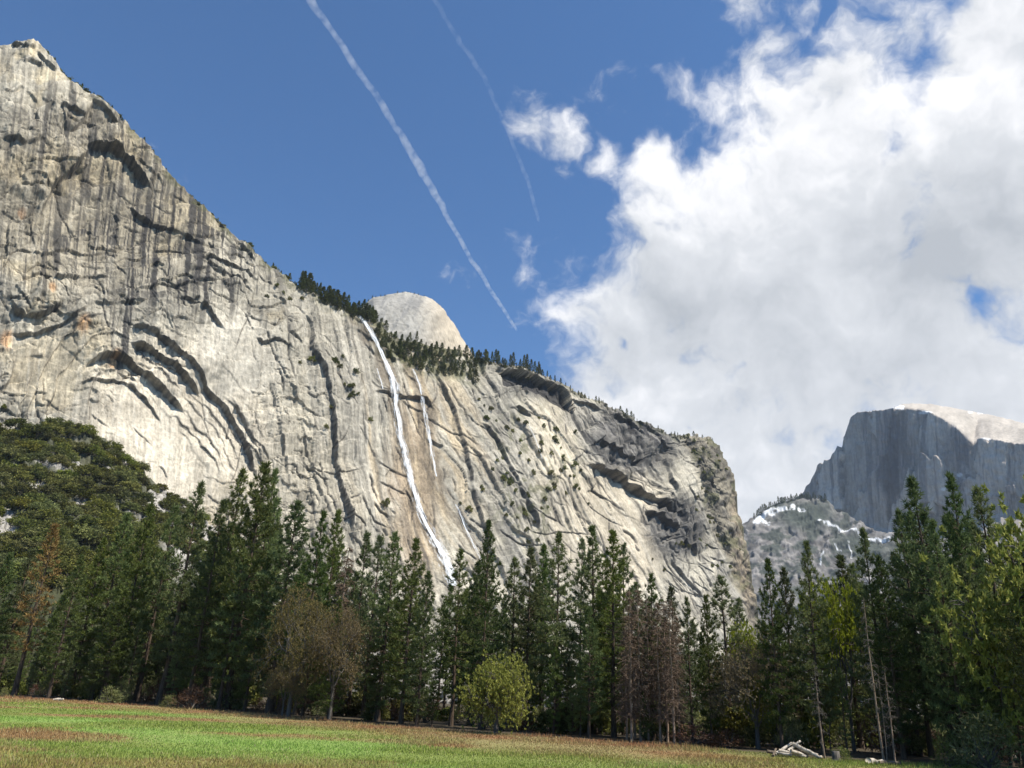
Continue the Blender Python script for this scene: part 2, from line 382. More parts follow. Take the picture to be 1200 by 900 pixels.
def wall_disp(px, py):
    smooth, block, colm = wall_fields(px, py)
    rough = 1 - .85 * smooth
    wx = 6 * fbm(px / 24, py / 24, 4, 1); wy = 6 * fbm(px / 24 + 40, py / 24, 4, 2)
    sl = sstep(290, 470, px)
    d = 11 * fbm(px / 120, py / 140, 3, 0) + 4.0 * grain(px, py, lambda a, b: fbm(a / 30, b / 70, 4, 2)) * (.4 + .6 * rough)
    # exfoliation sheets: ledges that lap over the rock below (near end), slab edges running down the fall line (far end)
    x1 = px + wx; y1 = py + wy
    q1 = y1 / 30 - x1 / 130 + 1.7 * fbm(px / 70, py / 45, 3, 3); s1 = q1 - np.floor(q1)
    a1 = np.clip(fbm(px / 38 + np.floor(q1) * 3.1, py / 60, 3, 5) * 2.2 + .15, 0, 1) * rough * (1 - sl)
    q1b = y1 / 12 - x1 / 60 + 2.2 * fbm(px / 40 + 9, py / 26, 3, 6); s1b = q1b - np.floor(q1b)
    a1b = np.clip(fbm(px / 16 + np.floor(q1b) * 5.1, py / 40, 3, 7) * 2.2 - .1, 0, 1) * (.15 + .85 * rough) * (1 - .8 * sl)
    d += 2.6 * a1 * s1 ** 1.5 + .5 * a1b * s1b ** 1.5
    def sheets(per, seed, stretch):
        def f(a, b):
            q = a / per + 1.3 * fbm(a / (per * 2.2), b / stretch, 3, seed); s = q - np.floor(q)
            am = np.clip(fbm(a / 50 + np.floor(q) * 3.7, b / (stretch * .8), 3, seed + 1) * 2.4 + .05, 0, 1)
            return am * (1 - s) + 10 * np.floor(np.clip(s * 99, 0, 1) + 0) * 0
        return f
    d += (.15 + .85 * np.maximum(sl, sstep(250, 330, px) * .7)) * (.35 + .65 * rough) * (4.5 * grain(px + .5 * wx, py, sheets(34, 2, 150)) + 2.0 * grain(px + .4 * wx, py, sheets(13, 4, 80)))
    rx = px - .35 * py + .35 * wx; ry = py + .25 * px + .35 * wy
    va = voronoi(rx / 42 + 3, ry / 20 + 5, 0); vb = voronoi(rx / 14 + 11, ry / 8 + 7, 2)
    d += rough * (1 - .7 * sl) * ((va[0] - .5) * 1.6 + va[3] * 2.6 + va[2] * (va[1] - .5) * 3) + (.1 + .9 * rough) * (1 - .5 * sl) * ((vb[0] - .5) * .5 + vb[3] * .9)
    vc = voronoi((px + .4 * wx) / 4.4, (py + .4 * wy) / 3.2, 4)
    d += (.12 + .88 * rough) * (vc[0] - .5) * .4
    vk = voronoi((px + .4 * wx) / 13 + py / 60, (py + .4 * wy) / 24, 5); d += block * (6 * ridged((px + wx * .5) / 12, py / 60, 3, 5) + 15 * (vk[0] - .5) + 9 * vk[3]) * sstep(2, 22, py - np.interp(px, *zip(*SKY)))
    d += colm * (7 * fbm(px / 14, py / 22, 4, 6) + 5 * (voronoi((px + .6 * wx) / 8, (py + .6 * wy) / 14, 3)[0] - .5) + 2.5 * fbm(px / 3, py / 4, 3, 2))
    top = np.interp(px, *zip(*SKY)); rim = 1 - sstep(4, 26, py - top)
    d += rim * 5 * (voronoi(px / 9, py / 6, 5)[0] - .5) * sstep(300, 380, px) - 10 * sstep(8, 0, py - top) * (px < 420)
    ARCH = [(78, 500), (84, 468), (92, 446), (101, 431), (115, 420), (133, 414), (155, 422), (180, 438), (205, 460), (235, 488), (262, 523), (282, 560), (300, 610)]
    e, sg, al_ = poly_sd(px + .5 * wx, py + .5 * wy, ARCH); sdv = e * sg
    qa = sdv / 11 + .8 * fbm(px / 30, py / 30, 3, 6); sa = qa - np.floor(qa)
    am = sstep(-42, -20, sdv) * sstep(85, 40, sdv) * np.clip(.25 + 1.7 * fbm(al_ * 9 + np.floor(qa) * 4.3, np.floor(qa) * 2.1, 3, 2), 0, 1) * (px < 330)
    d += 2.8 * am * (1 - sa); arcs = am * (1 - sstep(.03, .16, sa)) 
    stain_shade = np.zeros(px.shape)  # lichen and water stain under the lips, deepened to paint in their shade
    for pts, amp, wu, wd, st in LIPS:
        P = np.array(pts); mrg = max(wu, wd) * 2.2
        sel = (px > P[:, 0].min() - mrg) & (px < P[:, 0].max() + mrg) & (py > P[:, 1].min() - mrg) & (py < P[:, 1].max() + mrg)
        x = px[sel] + .28 * wx[sel]; y = py[sel] + .28 * wy[sel]
        e, s, a = poly_sd(x, y, pts)
        taper = np.minimum(1, np.minimum(a, 1 - a) * 7 + .15) * (1 if amp > 25 else np.clip(.95 + .5 * fbm(x / 15 + amp, y / 15, 3, 3), .6, 1.2) if pts[0][0] in (98, 93, 150, 146, 204) else np.clip(.85 + .8 * fbm(x / 15 + amp, y / 15, 3, 3), .2, 1.25))
        endf = np.exp(-np.maximum(0, np.where((a < .002) | (a > .998), e, 0)) / 5)
        up = np.clip(s * e + .5, 0, 1)
        d[sel] += amp * (.95 if amp > 12 else .72) * taper * endf * (up * .6 * np.exp(-e / (1.7 * wu)) - (1 - up) * .4 * np.exp(-e / wd))
        stain_shade[sel] = np.maximum(stain_shade[sel], np.minimum(1, st * 2.2) * np.minimum(1, taper * 1.4) * endf * np.where(s > 0, 1 - sstep(.6, 1.5, e), 1 - sstep(.03 * wd, .03 * wd + .17 * wd * np.clip(.5 + 1.6 * fbm(x / 11, y / 11, 3, 5) + .5 * vnoise(x / 2.5, y / 25, 2), 0, 1.4) + .8, e)) * (.72 + .28 * vnoise(x / 3, y / 3, 6)))
    LX = [586, 592, 605, 625, 645, 660, 668, 671]; LY = [437, 434, 437, 441, 450, 461, 472, 484]; BY = [438, 452, 453, 462, 473, 481, 484, 485]
    ly = np.interp(px, LX, LY) + .15 * wy + 1.6 * fbm(px / 6, px * 0 + 2, 3, 4); by = np.interp(px, LX, BY) + .1 * wy; inx = (px > 586) & (px < 671)
    tt = np.clip((py - ly) / np.maximum(by - ly, .5), 0, 1)
    hollow = inx * (py > ly) * (1 - tt) ** .7
    d += np.where(inx, 7 * np.exp(-np.abs(py - ly) / 14) * (py <= ly), 0) - 15 * hollow * (.8 + .5 * vnoise(px / 6, py / 9, 3))
    roof_shade = inx * sstep(-.5, .6, py - ly) * (1 - sstep(-1.5, 1.5, py - by))  # shade of the overhang hollow, put into the rock colour
    # thin joints and flake edges, each one a line of its own
    rj = random.Random(21); joints = np.zeros(px.shape)
    for k in range(760):
        cx = rj.uniform(-60, 880); sky_y = float(np.interp(cx, *zip(*SKY))); cyy = rj.uniform(sky_y + 6, min(sky_y + 620, 720))
        z = rj.random()
        if cx < 340: ang = rj.gauss(20, 16) if z < .62 else rj.gauss(92, 8)
        elif cx < 520: ang = rj.gauss(82, 10) if z < .88 else rj.gauss(40, 18)
        else: ang = rj.gauss(58, 7) if z < .93 else rj.gauss(20, 20)
        L = rj.uniform(10, 34) if z < .62 else rj.uniform(20, 90)
        if float(np.hypot((cx - 190) / 140, (cyy - 490) / 120)) < 1 and rj.random() < .88: continue
        n = 6; bend = rj.gauss(0, .25); a0 = R_(ang); P = [(cx, cyy)]
        for i in range(n):
            a0 += bend / n + rj.gauss(0, .16); P.append((P[-1][0] + math.cos(a0) * L / n, P[-1][1] + math.sin(a0) * L / n))
        if P[0][0] > P[-1][0]: P = P[::-1]
        P = np.array(P); wu = rj.uniform(6, 22); amp = rj.uniform(.25, 1.7) * (1.8 if rj.random() < .15 else 1); th_ = rj.uniform(.3, .8); ink = rj.uniform(.35, 1)
        c0, c1 = np.searchsorted(px[0], [P[:, 0].min() - 24, P[:, 0].max() + 24])
        yy = py[:, c0:c1]; rows_ = np.where((yy > P[:, 1].min() - 24).any(1) & (yy < P[:, 1].max() + 24).any(1))[0]
        if c1 - c0 < 3 or len(rows_) < 3: continue
        r0_, r1_ = rows_[0], rows_[-1] + 1
        x = px[r0_:r1_, c0:c1]; y = py[r0_:r1_, c0:c1]
        e, sg_, a = poly_sd(x, y, P); end = np.clip(np.minimum(a, 1 - a) * 6, 0, 1) * np.where((a < .002) | (a > .998), np.exp(-e / 2), 1)
        upm = np.clip(sg_ * e + .5, 0, 1)
        d[r0_:r1_, c0:c1] += amp * end * (upm * .6 * np.exp(-e / wu) - (1 - upm) * .4 * np.exp(-e / (wu * .4)))
        wv = th_ * (.5 + 1.2 * np.abs(vnoise(x / 7 + k, y / 7, 2)))
        joints[r0_:r1_, c0:c1] = np.maximum(joints[r0_:r1_, c0:c1], ink * end * (1 - sstep(wv * .6, wv * 1.5 + .3, e)))
    def lines(per, st_, seed):
        def f(a, b):
            n = fbm(a / per + .3 * fbm(a / per * 3, b / st_ * 3, 2, seed + 3), b / st_, 3, seed)
            return (1 - sstep(.004, .022, np.abs(n))) * sstep(-.1, .25, fbm(a / per * .7 + 7, b / st_ * 2, 3, seed + 1))
        return f
    crack = np.maximum(grain(px + .5 * wx, py + .5 * wy, lines(26, 150, 1)), .8 * grain(px, py, lines(12, 60, 3)))
    lam = (1 - sstep(.006, .03, np.abs(fbm(x1 / 50 + y1 / 90, y1 / 15 - x1 / 120, 4, 6)))) * sstep(-.1, .25, fbm(px / 26, py / 20, 3, 4)) * (1 - .9 * sl) * rough
    crack = np.maximum(crack * (.4 + .6 * rough), lam)
    crack = np.maximum(crack, .9 * (1 - sstep(.03, .10, s1)) * sstep(.25, .6, a1)); crack = np.maximum(crack, .8 * (1 - sstep(.05, .18, s1b)) * sstep(.3, .6, a1b))
    crack = np.maximum(np.maximum(.8 * crack, joints), np.clip(1.3 * arcs, 0, 1))
    d -= 1.3 * crack
    return d, (np.maximum(stain_shade, .97 * roof_shade), crack, va, vb, wx, wy, rim)
def wall_col(px, py, d, aux):
    stain_shade, crack, va, vb, wx, wy, rim = aux
    smooth, block, colm = wall_fields(px, py)
    def setc(C, m, c): return C * (1 - m[..., None]) + np.array(c) * m[..., None]
    jx = px + 2.2 * wx; jy = py + 2.2 * wy
    C = np.zeros(px.shape + (3,)) + np.array([.38, .355, .30])
    C = setc(C, .9 * blob(jx, jy, 120, 230, 190, 130), (.275, .245, .19))
    C = setc(C, .5 * sstep(.0, .4, fbm(px / 50, py / 40, 4, 6)) * (px < 330), (.42, .355, .24))
    C = setc(C, .95 * blob(jx, jy, 205, 505, 125, 105, .4), (.50, .455, .38))
    C = setc(C, .9 * blob(jx, jy, 62, 432, 50, 50, .3), (.47, .415, .315))
    C = setc(C, .85 * blob(jx, jy, 275, 420, 58, 52, .4), (.50, .47, .41))
    C = setc(C, .75 * blob(jx, jy, 365, 545, 50, 110), (.43, .395, .325))
    C = setc(C, .8 * blob(jx, jy, 418, 470, 38, 110), (.33, .31, .27))
    C = setc(C, .9 * blob(jx, jy, 640, 520, 42, 62, .3), (.50, .45, .36))
    C = setc(C, .95 * blob(jx, jy, 715, 620, 75, 88, .3), (.51, .455, .365))
    C = setc(C, .8 * blob(jx, jy, 585, 530, 42, 120), (.30, .285, .25))
    C = setc(C, .8 * blob(jx, jy, 690, 490, 40, 22), (.25, .235, .21))
    wet = blob(jx, py, 488, 575, 34, 140)
    C = setc(C, .85 * wet, (.30, .235, .165))
    warm = sstep(.0, .35, grain(px + .3 * wx, py, lambda a, b: fbm(a / 12 + 9, b / 170, 3, 3))) * blob(px, py, 490, 530, 85, 150)
    C = setc(C, .8 * warm, (.50, .41, .285))
    grey = sstep(.05, .4, grain(px + .5 * wx, py, lambda a, b: fbm(a / 17 + 3, b / 130, 4, 5))) * sstep(300, 420, px)
    C = setc(C, .6 * grey * (1 - .5 * smooth), (.22, .215, .205))
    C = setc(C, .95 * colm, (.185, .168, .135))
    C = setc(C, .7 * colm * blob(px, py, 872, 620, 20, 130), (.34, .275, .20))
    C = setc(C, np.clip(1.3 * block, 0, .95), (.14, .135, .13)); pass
    for x, y, r in ((57, 343, 6), (133, 422, 8), (27, 252, 5), (10, 395, 10), (95, 385, 9)):
        C = setc(C, .8 * blob(px + wx * .7, py + wy * .7, x, y, r, r * 1.3), (.46, .28, .15))
    C = setc(C, np.clip(.9 * blob(jx, jy, 30, 64, 12, 9, .3) + .8 * blob(jx, jy, 52, 89, 13, 7, .3) + .7 * blob(px, py, 82, 140, 7, 8), 0, 1), (.53, .46, .33))
    C *= (1 + (.34 - .2 * smooth) * (va[0] - .5) + .12 * (vb[0] - .5))[..., None]
    C *= (1 + .34 * fbm(px / 34, py / 30, 5, 4, .5))[..., None]
    C *= (1 + .28 * grain(px + .2 * wx, py, lambda a, b: fbm(a / 3.2, b / 45, 3, 2)))[..., None]
    pale = sstep(.15, .45, grain(px + .2 * wx, py, lambda a, b: fbm(a / 4 + 20, b / 90, 3, 6))) * (.35 + .4 * smooth) * (1 - block)
    C = setc(C, .5 * pale, (.56, .53, .465))
    for fp in ([(417, 361), (432, 386), (450, 420), (461, 458), (471, 515), (488, 578), (508, 635), (526, 692)], [(483, 430), (497, 470), (505, 515), (514, 560), (533, 600), (562, 664)]):
        e_, s_, a_ = poly_sd(px, py, fp); C = setc(C, .7 * (1 - sstep(4, 15, e_ + 2 * wx)) * sstep(-.5, .1, grain(px, py, lambda a, b: fbm(a / 4, b / 80, 3, 3))), (.17, .14, .105))
    # black lichen and water streaks running down the fall line
    zone = np.clip(.42 + .8 * blob(px, py, 215, 300, 120, 80) + .9 * blob(px, py, 130, 385, 26, 60) + .4 * blob(px, py, 60, 300, 90, 60) + .4 * blob(px, py, 100, 170, 120, 80) + .45 * blob(px, py, 720, 520, 70, 60) - .3 * smooth
                   + .4 * blob(px, py, 470, 600, 60, 140) + .35 * blob(px, py, 700, 485, 50, 30), 0, 1.1)
    st = grain(px + .2 * wx, py, lambda a, b: fbm(a / 5.5, b / 190, 4, 5)); st2 = grain(px + .1 * wx, py, lambda a, b: fbm(a / 2.2, b / 110 + 3, 3, 1))
    k = np.clip(sstep(.05, .36, st + .4 * st2) * zone, 0, .92)
    zl = np.clip(blob(px, py, 210, 290, 150, 100) + .6 * blob(px, py, 80, 220, 140, 140) + .5 * blob(px, py, 340, 400, 50, 50), 0, 1)
    patch = sstep(.10, .38, fbm(jx / 34 + 5, jy / 20 + 2, 4, 7, .5)) * zl * sstep(-.4, .1, st2)
    scr = .6 * sstep(.2, .44, fbm(px / 9 + .2 * wx, py / 2.6 + px / 14, 4, 3)) * (1 - sstep(380, 480, px)) * (.25 + .75 * zl) * (1 - .8 * smooth)
    k = np.maximum(k, .9 * patch); k = np.maximum(k, .8 * scr)
    fine = grain(px + .15 * wx, py, lambda a, b: fbm(a / 1.7, b / 34, 3, 4)); k = np.maximum(k, .6 * sstep(.18, .5, fine) * (.45 + .55 * zone))
    k = np.maximum(k, .95 * stain_shade); k = np.maximum(k, .85 * crack)  # lip stain with its painted shade, then the joints
    k = np.maximum(k, .8 * block * sstep(-.1, .3, st + .3 * st2))
    k = np.maximum(k, .7 * colm * sstep(.05, .35, fbm(px / 6 + 4, py / 11, 5, 6, .6)))
    C = C * (1 - k[..., None]) + np.array([.036, .036, .040]) * k[..., None]
    belt = sstep(430, 450, px) * sstep(575, 545, px) * sstep(46, 26, py - np.interp(px, *zip(*SKY)))
    green = np.maximum(np.where(px > 570, .45 * sstep(9, 3, py - np.interp(px, *zip(*SKY))), rim) * sstep(-.25, .2, fbm(px / 12, py / 8, 3, 2)) * sstep(40, 120, px), belt * sstep(-.35, .05, fbm(px / 9, py / 6, 3, 2)))
    C = setc(C, .75 * green, (.085, .09, .04))
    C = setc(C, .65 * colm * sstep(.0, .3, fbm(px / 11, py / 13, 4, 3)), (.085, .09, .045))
    C = setc(C, .6 * sstep(.12, .35, fbm(px / 8 + 7, py / 12, 4, 1)) * blob(px, py, 620, 560, 70, 90), (.10, .105, .055))
    return np.clip(C * np.array([1.03, 1.0, .94]), .03, .62)
xs = np.concatenate([np.arange(-80, 780, .95), np.arange(780, 903, .5)])
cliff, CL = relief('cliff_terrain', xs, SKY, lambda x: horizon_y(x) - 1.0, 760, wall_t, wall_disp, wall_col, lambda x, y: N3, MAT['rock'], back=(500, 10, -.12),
                   jag=lambda x: 1.6 * fbm(x / 6, x * 0, 4, 3) + 1.4 * (vnoise(x / 2.2, x * 0 + 3, 2)))
tag(cliff, 'huge pale granite wall with arched overhangs and black water streaks', 'cliff', kind='structure')

# ---- the rounded dome behind the rim
def flat_n(*n):
    n = np.array(n, float); n /= np.linalg.norm(n); return lambda x, y: n
def plane_t(n, p):
    n = np.array(n, float); p = np.array(p, float)
    return lambda px, py: ((p - EYE) @ n) / (ray(px, py) @ n)
ND = [(405, 376), (425, 358), (438, 347), (455, 344), (475, 342), (490, 344), (505, 350), (516, 359), (526, 371), (535, 384), (543, 398), (553, 416), (575, 445)]
pN = at_dist(480.0, 380.0, 1900.0)
def nd_t(px, py):
    t = plane_t((.45, -.75, .48), pN)(px, py)
    return t + 260 * sstep(40, 130, px - 430) ** 2 + 160 * sstep(20, 0, py - np.interp(px, *zip(*ND))) ** 2
def nd_disp(px, py):
    v = voronoi(px / 26 + fbm(px / 14, py / 14, 3, 1), py / 9 + .12 * px / 9, 1)
    return 9 * fbm(px / 40, py / 30, 4, 1) + (v[0] - .5) * 5 + 2.5 * fbm(px / 5, py / 5, 3), v
def nd_col(px, py, d, v):
    C = np.zeros(px.shape + (3,)) + np.array([.28, .265, .235])
    w = sstep(480, 530, px)[..., None]; C = C * (1 - w) + np.array([.40, .34, .255]) * w
    C *= (1 + .25 * (v[0] - .5) + .25 * fbm(px / 10, py / 8, 4, 2))[..., None]
    k = .5 * sstep(.1, .4, fbm(px / 5 + py / 9, py / 25, 3, 4))[..., None] * (1 - w)
    return C * (1 - k) + np.array([.13, .13, .13]) * k
o, ND_S = relief('dome_mountain', np.arange(405, 576, 1.0), ND, lambda x: np.interp(x, [405, 575], [430, 470]), 130, nd_t, nd_disp, nd_col, flat_n(.45, -.75, .48), MAT['rock_far'], back=(700, 8, .5))
tag(o, 'bare rounded granite dome rising behind the wooded rim of the cliff', 'dome', kind='structure')

# ---- the great half dome, its face in shade
HD = [(820, 640), (872, 625), (895, 606), (920, 590), (940, 578), (950, 562), (958, 545), (966, 541), (975, 540), (985, 522), (990, 508), (998, 490), (1008, 484), (1030, 483),
      (1045, 480), (1055, 474), (1068, 472), (1090, 473), (1120, 479), (1160, 487), (1200, 496), (1260, 515), (1330, 560)]
ARC = [(1040, 481), (1060, 479), (1080, 481), (1095, 486), (1110, 494), (1125, 505), (1135, 516), (1141, 521), (1150, 517), (1162, 516), (1180, 520), (1200, 521), (1260, 535), (1340, 575)]
nF = np.array([-.72, -.66, .14]); nF /= np.linalg.norm(nF)
pF = at_dist(1070.0, 560.0, 4200.0)
def hd_over(px, py):
    e, s, a = poly_sd(px, py, ARC); return np.clip(s * e, 0, 400) * (px > 1040)
def hd_t(px, py):
    t = plane_t(nF, pF)(px, py)
    o_ = hd_over(px, py)
    t = t + 16.0 * o_ + 500 * sstep(8, 0, py - np.interp(px, *zip(*HD))) ** 2 * (px > 1050)
    base = np.interp(px, [820, 900, 960, 1010, 1060, 1120, 1200, 1330], [600, 575, 590, 612, 625, 610, 600, 600])
    return t - 6.0 * np.clip(py - base, 0, 300)           # apron below the face comes forward
def hd_disp(px, py):
    o_ = hd_over(px, py)
    v = voronoi(px / 30 + py / 160 + .5 * fbm(px / 14, py / 30, 3, 1), py / 75, 1)
    face = 1 - sstep(0, 3, o_)
    d = 26 * fbm(px / 60, py / 90, 3, 1) + face * ((v[0] - .5) * 34 + v[3] * 26 + 9 * ridged(px / 14, py / 120, 3, 2)) + 8 * fbm(px / 6, py / 6, 4, 3) * (.4 + .6 * face)
    # buttress behind the corner
    return d, (o_, face, v)
def hd_col(px, py, d, aux):
    o_, face, v = aux
    def setc(C, m, c): return C * (1 - m[..., None]) + np.array(c) * m[..., None]
    C = np.zeros(px.shape + (3,)) + np.array([.44, .39, .335])
    C *= (1 + .75 * (v[0] - .5) + .5 * fbm(px / 16, py / 60, 5, 3, .5))[..., None]
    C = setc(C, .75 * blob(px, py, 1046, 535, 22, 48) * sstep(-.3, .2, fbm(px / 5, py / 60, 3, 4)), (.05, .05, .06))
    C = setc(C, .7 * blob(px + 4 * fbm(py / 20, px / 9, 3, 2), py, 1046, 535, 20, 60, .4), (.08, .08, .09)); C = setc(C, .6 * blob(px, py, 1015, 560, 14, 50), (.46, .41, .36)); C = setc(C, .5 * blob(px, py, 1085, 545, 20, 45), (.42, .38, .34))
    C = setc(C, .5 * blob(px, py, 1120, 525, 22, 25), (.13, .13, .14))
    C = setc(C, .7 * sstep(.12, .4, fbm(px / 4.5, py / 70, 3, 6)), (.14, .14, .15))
    C = setc(C, .5 * sstep(.2, .45, fbm(px / 4 + 30, py / 50, 3, 2)), (.45, .38, .33))
    C = setc(C, .8 * blob(px, py, 1133, 565, 15, 22) * sstep(-.3, .3, fbm(px / 6, py / 6, 3, 1)), (.50, .48, .45))
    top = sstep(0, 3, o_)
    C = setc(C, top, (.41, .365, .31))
    C *= (1 + top * .3 * fbm(px / 9, py / 5, 4, 5))[..., None]
    sn = blob(px, py, 1052, 478, 12, 3.2, .3) * (px < 1060) + blob(px, py, 1085, 484, 9, 2, .4) + blob(px, py, 1157, 516, 5, 2.2, .4) + blob(px, py, 1138, 484, 3, 1.2, .4) + blob(px, py, 1150, 485, 4, 1.2, .4) + blob(px, py, 1124, 556, 4, 2.5, .4) + .9 * blob(px, py, 1108, 575, 4, 2, .4)
    C = setc(C, np.clip(sn * 1.4, 0, 1), (.80, .80, .80))
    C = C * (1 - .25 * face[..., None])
    low = sstep(0, 14, py - np.interp(px, [940, 1000, 1060, 1120, 1200], [600, 615, 628, 615, 600]))
    C = setc(C, low * .7 * sstep(-.2, .3, fbm(px / 10, py / 10, 4, 2)), (.10, .115, .085))
    return np.clip(C, .04, .85)
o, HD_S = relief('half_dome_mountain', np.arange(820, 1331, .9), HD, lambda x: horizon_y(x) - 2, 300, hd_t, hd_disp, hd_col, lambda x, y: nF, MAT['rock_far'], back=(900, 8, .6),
           jag=lambda x: .8 * fbm(x / 5, x * 0 + 2, 3, 1))
tag(o, 'sheer dark cliff face below a rounded sunlit summit, streaked, with snow scraps', 'mountain', kind='structure')

# ---- wooded shoulder with snow in front of it
SH = [(810, 660), (868, 613), (884, 606), (895, 600), (910, 592), (925, 588), (940, 583), (955, 584), (970, 590), (985, 600), (1005, 612), (1020, 620), (1060, 628), (1120, 634), (1200, 640), (1280, 650)]
pS = at_dist(950.0, 660.0, 3300.0)
def sh_t(px, py): return plane_t((-.15, -.8, .6), pS)(px, py)
def sh_disp(px, py):
    v = voronoi(px / 16 + fbm(px / 10, py / 10, 3, 1), py / 9 + px / 30, 3)
    return 15 * ridged(px / 45 + .01 * py, py / 30 + px / 80, 3, 2) + (v[0] - .5) * 12 + 7 * fbm(px / 9, py / 6, 3, 4), v
def sh_col(px, py, d, v):
    def setc(C, m, c): return C * (1 - m[..., None]) + np.array(c) * m[..., None]
    C = np.zeros(px.shape + (3,)) + np.array([.20, .185, .17])
    C *= (1 + .5 * (v[0] - .5) + .7 * fbm(px / 10, py / 6, 5, 3))[..., None]
    woods = np.clip(blob(px, py, 945, 606, 42, 22) + blob(px, py, 1005, 640, 28, 18) + .8 * blob(px, py, 1040, 650, 40, 20), 0, 1) * .95
    woods = np.maximum(woods, .85 * sstep(.0, .2, fbm(px / 14, py / 7, 5, 5)))
    C = setc(C, woods, (.065, .075, .06))
    x2 = px + 3 * fbm(px / 6, py / 6, 3, 1); y2 = py + 3 * fbm(px / 6 + 9, py / 6, 3, 1)
    def line(pts, w):
        e, s, a = poly_sd(x2, y2, pts); return (1 - sstep(w * .3, w * .62, e)) * sstep(-.45, -.1, fbm(px / 4, py / 3, 3, 6))
    sn = np.maximum.reduce([line([(884, 612), (900, 603), (918, 597), (930, 595)], 5.5), line([(884, 614), (894, 612), (900, 614)], 4), line([(937, 598), (944, 600)], 3), line([(960, 612), (978, 618), (990, 623)], 2.6),
                            line([(992, 623), (1003, 625), (1020, 630), (1042, 633)], 3.2), line([(994, 636), (998, 655)], 1.6), line([(978, 640), (985, 645)], 2), line([(965, 648), (960, 660)], 1.6)])
    return np.clip(setc(C, np.clip(sn, 0, 1), (.74, .74, .74)), .03, .85)
o, SH_S = relief('shoulder_hill', np.arange(810, 1281, 1.0), SH, lambda x: horizon_y(x) - 2, 190, sh_t, sh_disp, sh_col, flat_n(-.15, -.8, .6), MAT['rock_far'], back=(500, 6, .3),
           jag=lambda x: 1.2 * fbm(x / 4, x * 0 + 2, 3, 5))
tag(o, 'lower rocky shoulder with dark woods and snow strips under the half dome', 'hill', kind='structure')

# ---- brushy talus slope under the wall
TS = [(-120, 512), (-20, 505), (20, 500), (45, 495), (62, 493), (93, 502), (107, 511), (128, 521), (153, 537), (175, 559), (200, 578), (220, 592), (240, 608), (275, 640), (330, 690), (420, 740), (560, 772), (700, 795), (900, 822)]
def ts_t(px, py):
    top = np.interp(px, *zip(*TS)); hz = horizon_y(px)
    f = np.clip((hz - py) / (hz - top), 0, 1)
    d = ray(px, py); h = np.hypot(d[..., 0], d[..., 1])
    Dtop = wall_t(px, top) * np.hypot(ray(px, top)[..., 0], ray(px, top)[..., 1]) * .97
    D0 = np.interp(px, [-120, 400, 900], [230, 230, 300])
    return (D0 + (Dtop - D0) * f ** .8) / h
def ts_disp(px, py):
    v = voronoi(px / 7, py / 5, 1); w = voronoi(px / 3, py / 2.4, 3)
    return 5 * fbm(px / 30, py / 30, 4, 1) + (v[0] - .5) * 4 + (w[0] - .5) * 2.2, w
def ts_col(px, py, d, w):
    C = np.zeros(px.shape + (3,)) + np.array([.30, .28, .25]); C *= (1 + .8 * (w[0] - .5))[..., None]
    m = np.maximum(sstep(-.5, -.15, fbm(px / 22, py / 14, 4, 3)) * .9 * sstep(205, 180, px), sstep(60, 120, py - np.interp(px, *zip(*TS))))[..., None]
    for hx, hy, hw, hh in ((42, 573, 17, 9), (104, 590, 18, 11), (5, 620, 16, 24), (190, 585, 18, 22)): m = m * (1 - blob(px, py, hx, hy, hw, hh, .3))[..., None]
    return C * (1 - m) + np.array([.055, .058, .03]) * m
o, TS_S = relief('talus_terrain', np.arange(-120, 901, 1.6), TS, lambda x: horizon_y(x) + 22.0, 200, ts_t, ts_disp, ts_col, flat_n(.3, -.5, .8), MAT['rock'], back=(60, 3, .02))
tag(o, 'bouldery talus slope climbing to the foot of the granite wall', 'slope', kind='structure')

# ------------------------------------------------------------------ ground: one sheet to the horizon
TL = [(-150, 808), (0, 817), (100, 822), (200, 829), (300, 837), (400, 846), (500, 855), (600, 862), (700, 869), (800, 875), (860, 880), (900, 884), (960, 889), (1040, 894), (1100, 897), (1200, 903), (1320, 910)]
def tree_line_D(px):
    y = np.interp(px, *zip(*TL)); p = on_ground(np.asarray(px, float), y); return np.hypot(p[..., 0], p[..., 1])
EDGE = on_ground(np.array([a for a, _ in TL], float), np.array([b for _, b in TL], float))[:, :2]
gx = np.concatenate([[-9000, -4000, -1500, -600], np.arange(-260, 261, 4.0), [600, 1500, 4000, 9000]])
gy = np.concatenate([[-2000, -600, -150, -40], np.arange(0, 321, 4.0), [500, 900, 1800, 4000, 9000]])
GX, GY = np.meshgrid(gx, gy)
def ground_z(x, y):
    return .12 * fbm(np.asarray(x, float) / 18, np.asarray(y, float) / 18, 3, 2) * (np.abs(x) < 300) * (np.asarray(y) < 320)
GZ = ground_z(GX, GY)
ni, nj = GX.shape; idx = np.arange(ni * nj).reshape(ni, nj)
q = np.stack([idx[:-1, :-1], idx[:-1, 1:], idx[1:, 1:], idx[1:, :-1]], -1).reshape(-1, 4)
def edge_gap(x, y):
    """metres in front of the tree line (negative inside the woods)"""
    az = np.arctan2(x, y); eaz = np.arctan2(EDGE[:, 0], EDGE[:, 1]); eD = np.hypot(EDGE[:, 0], EDGE[:, 1])
    return np.interp(az, eaz, eD) - np.hypot(x, y)
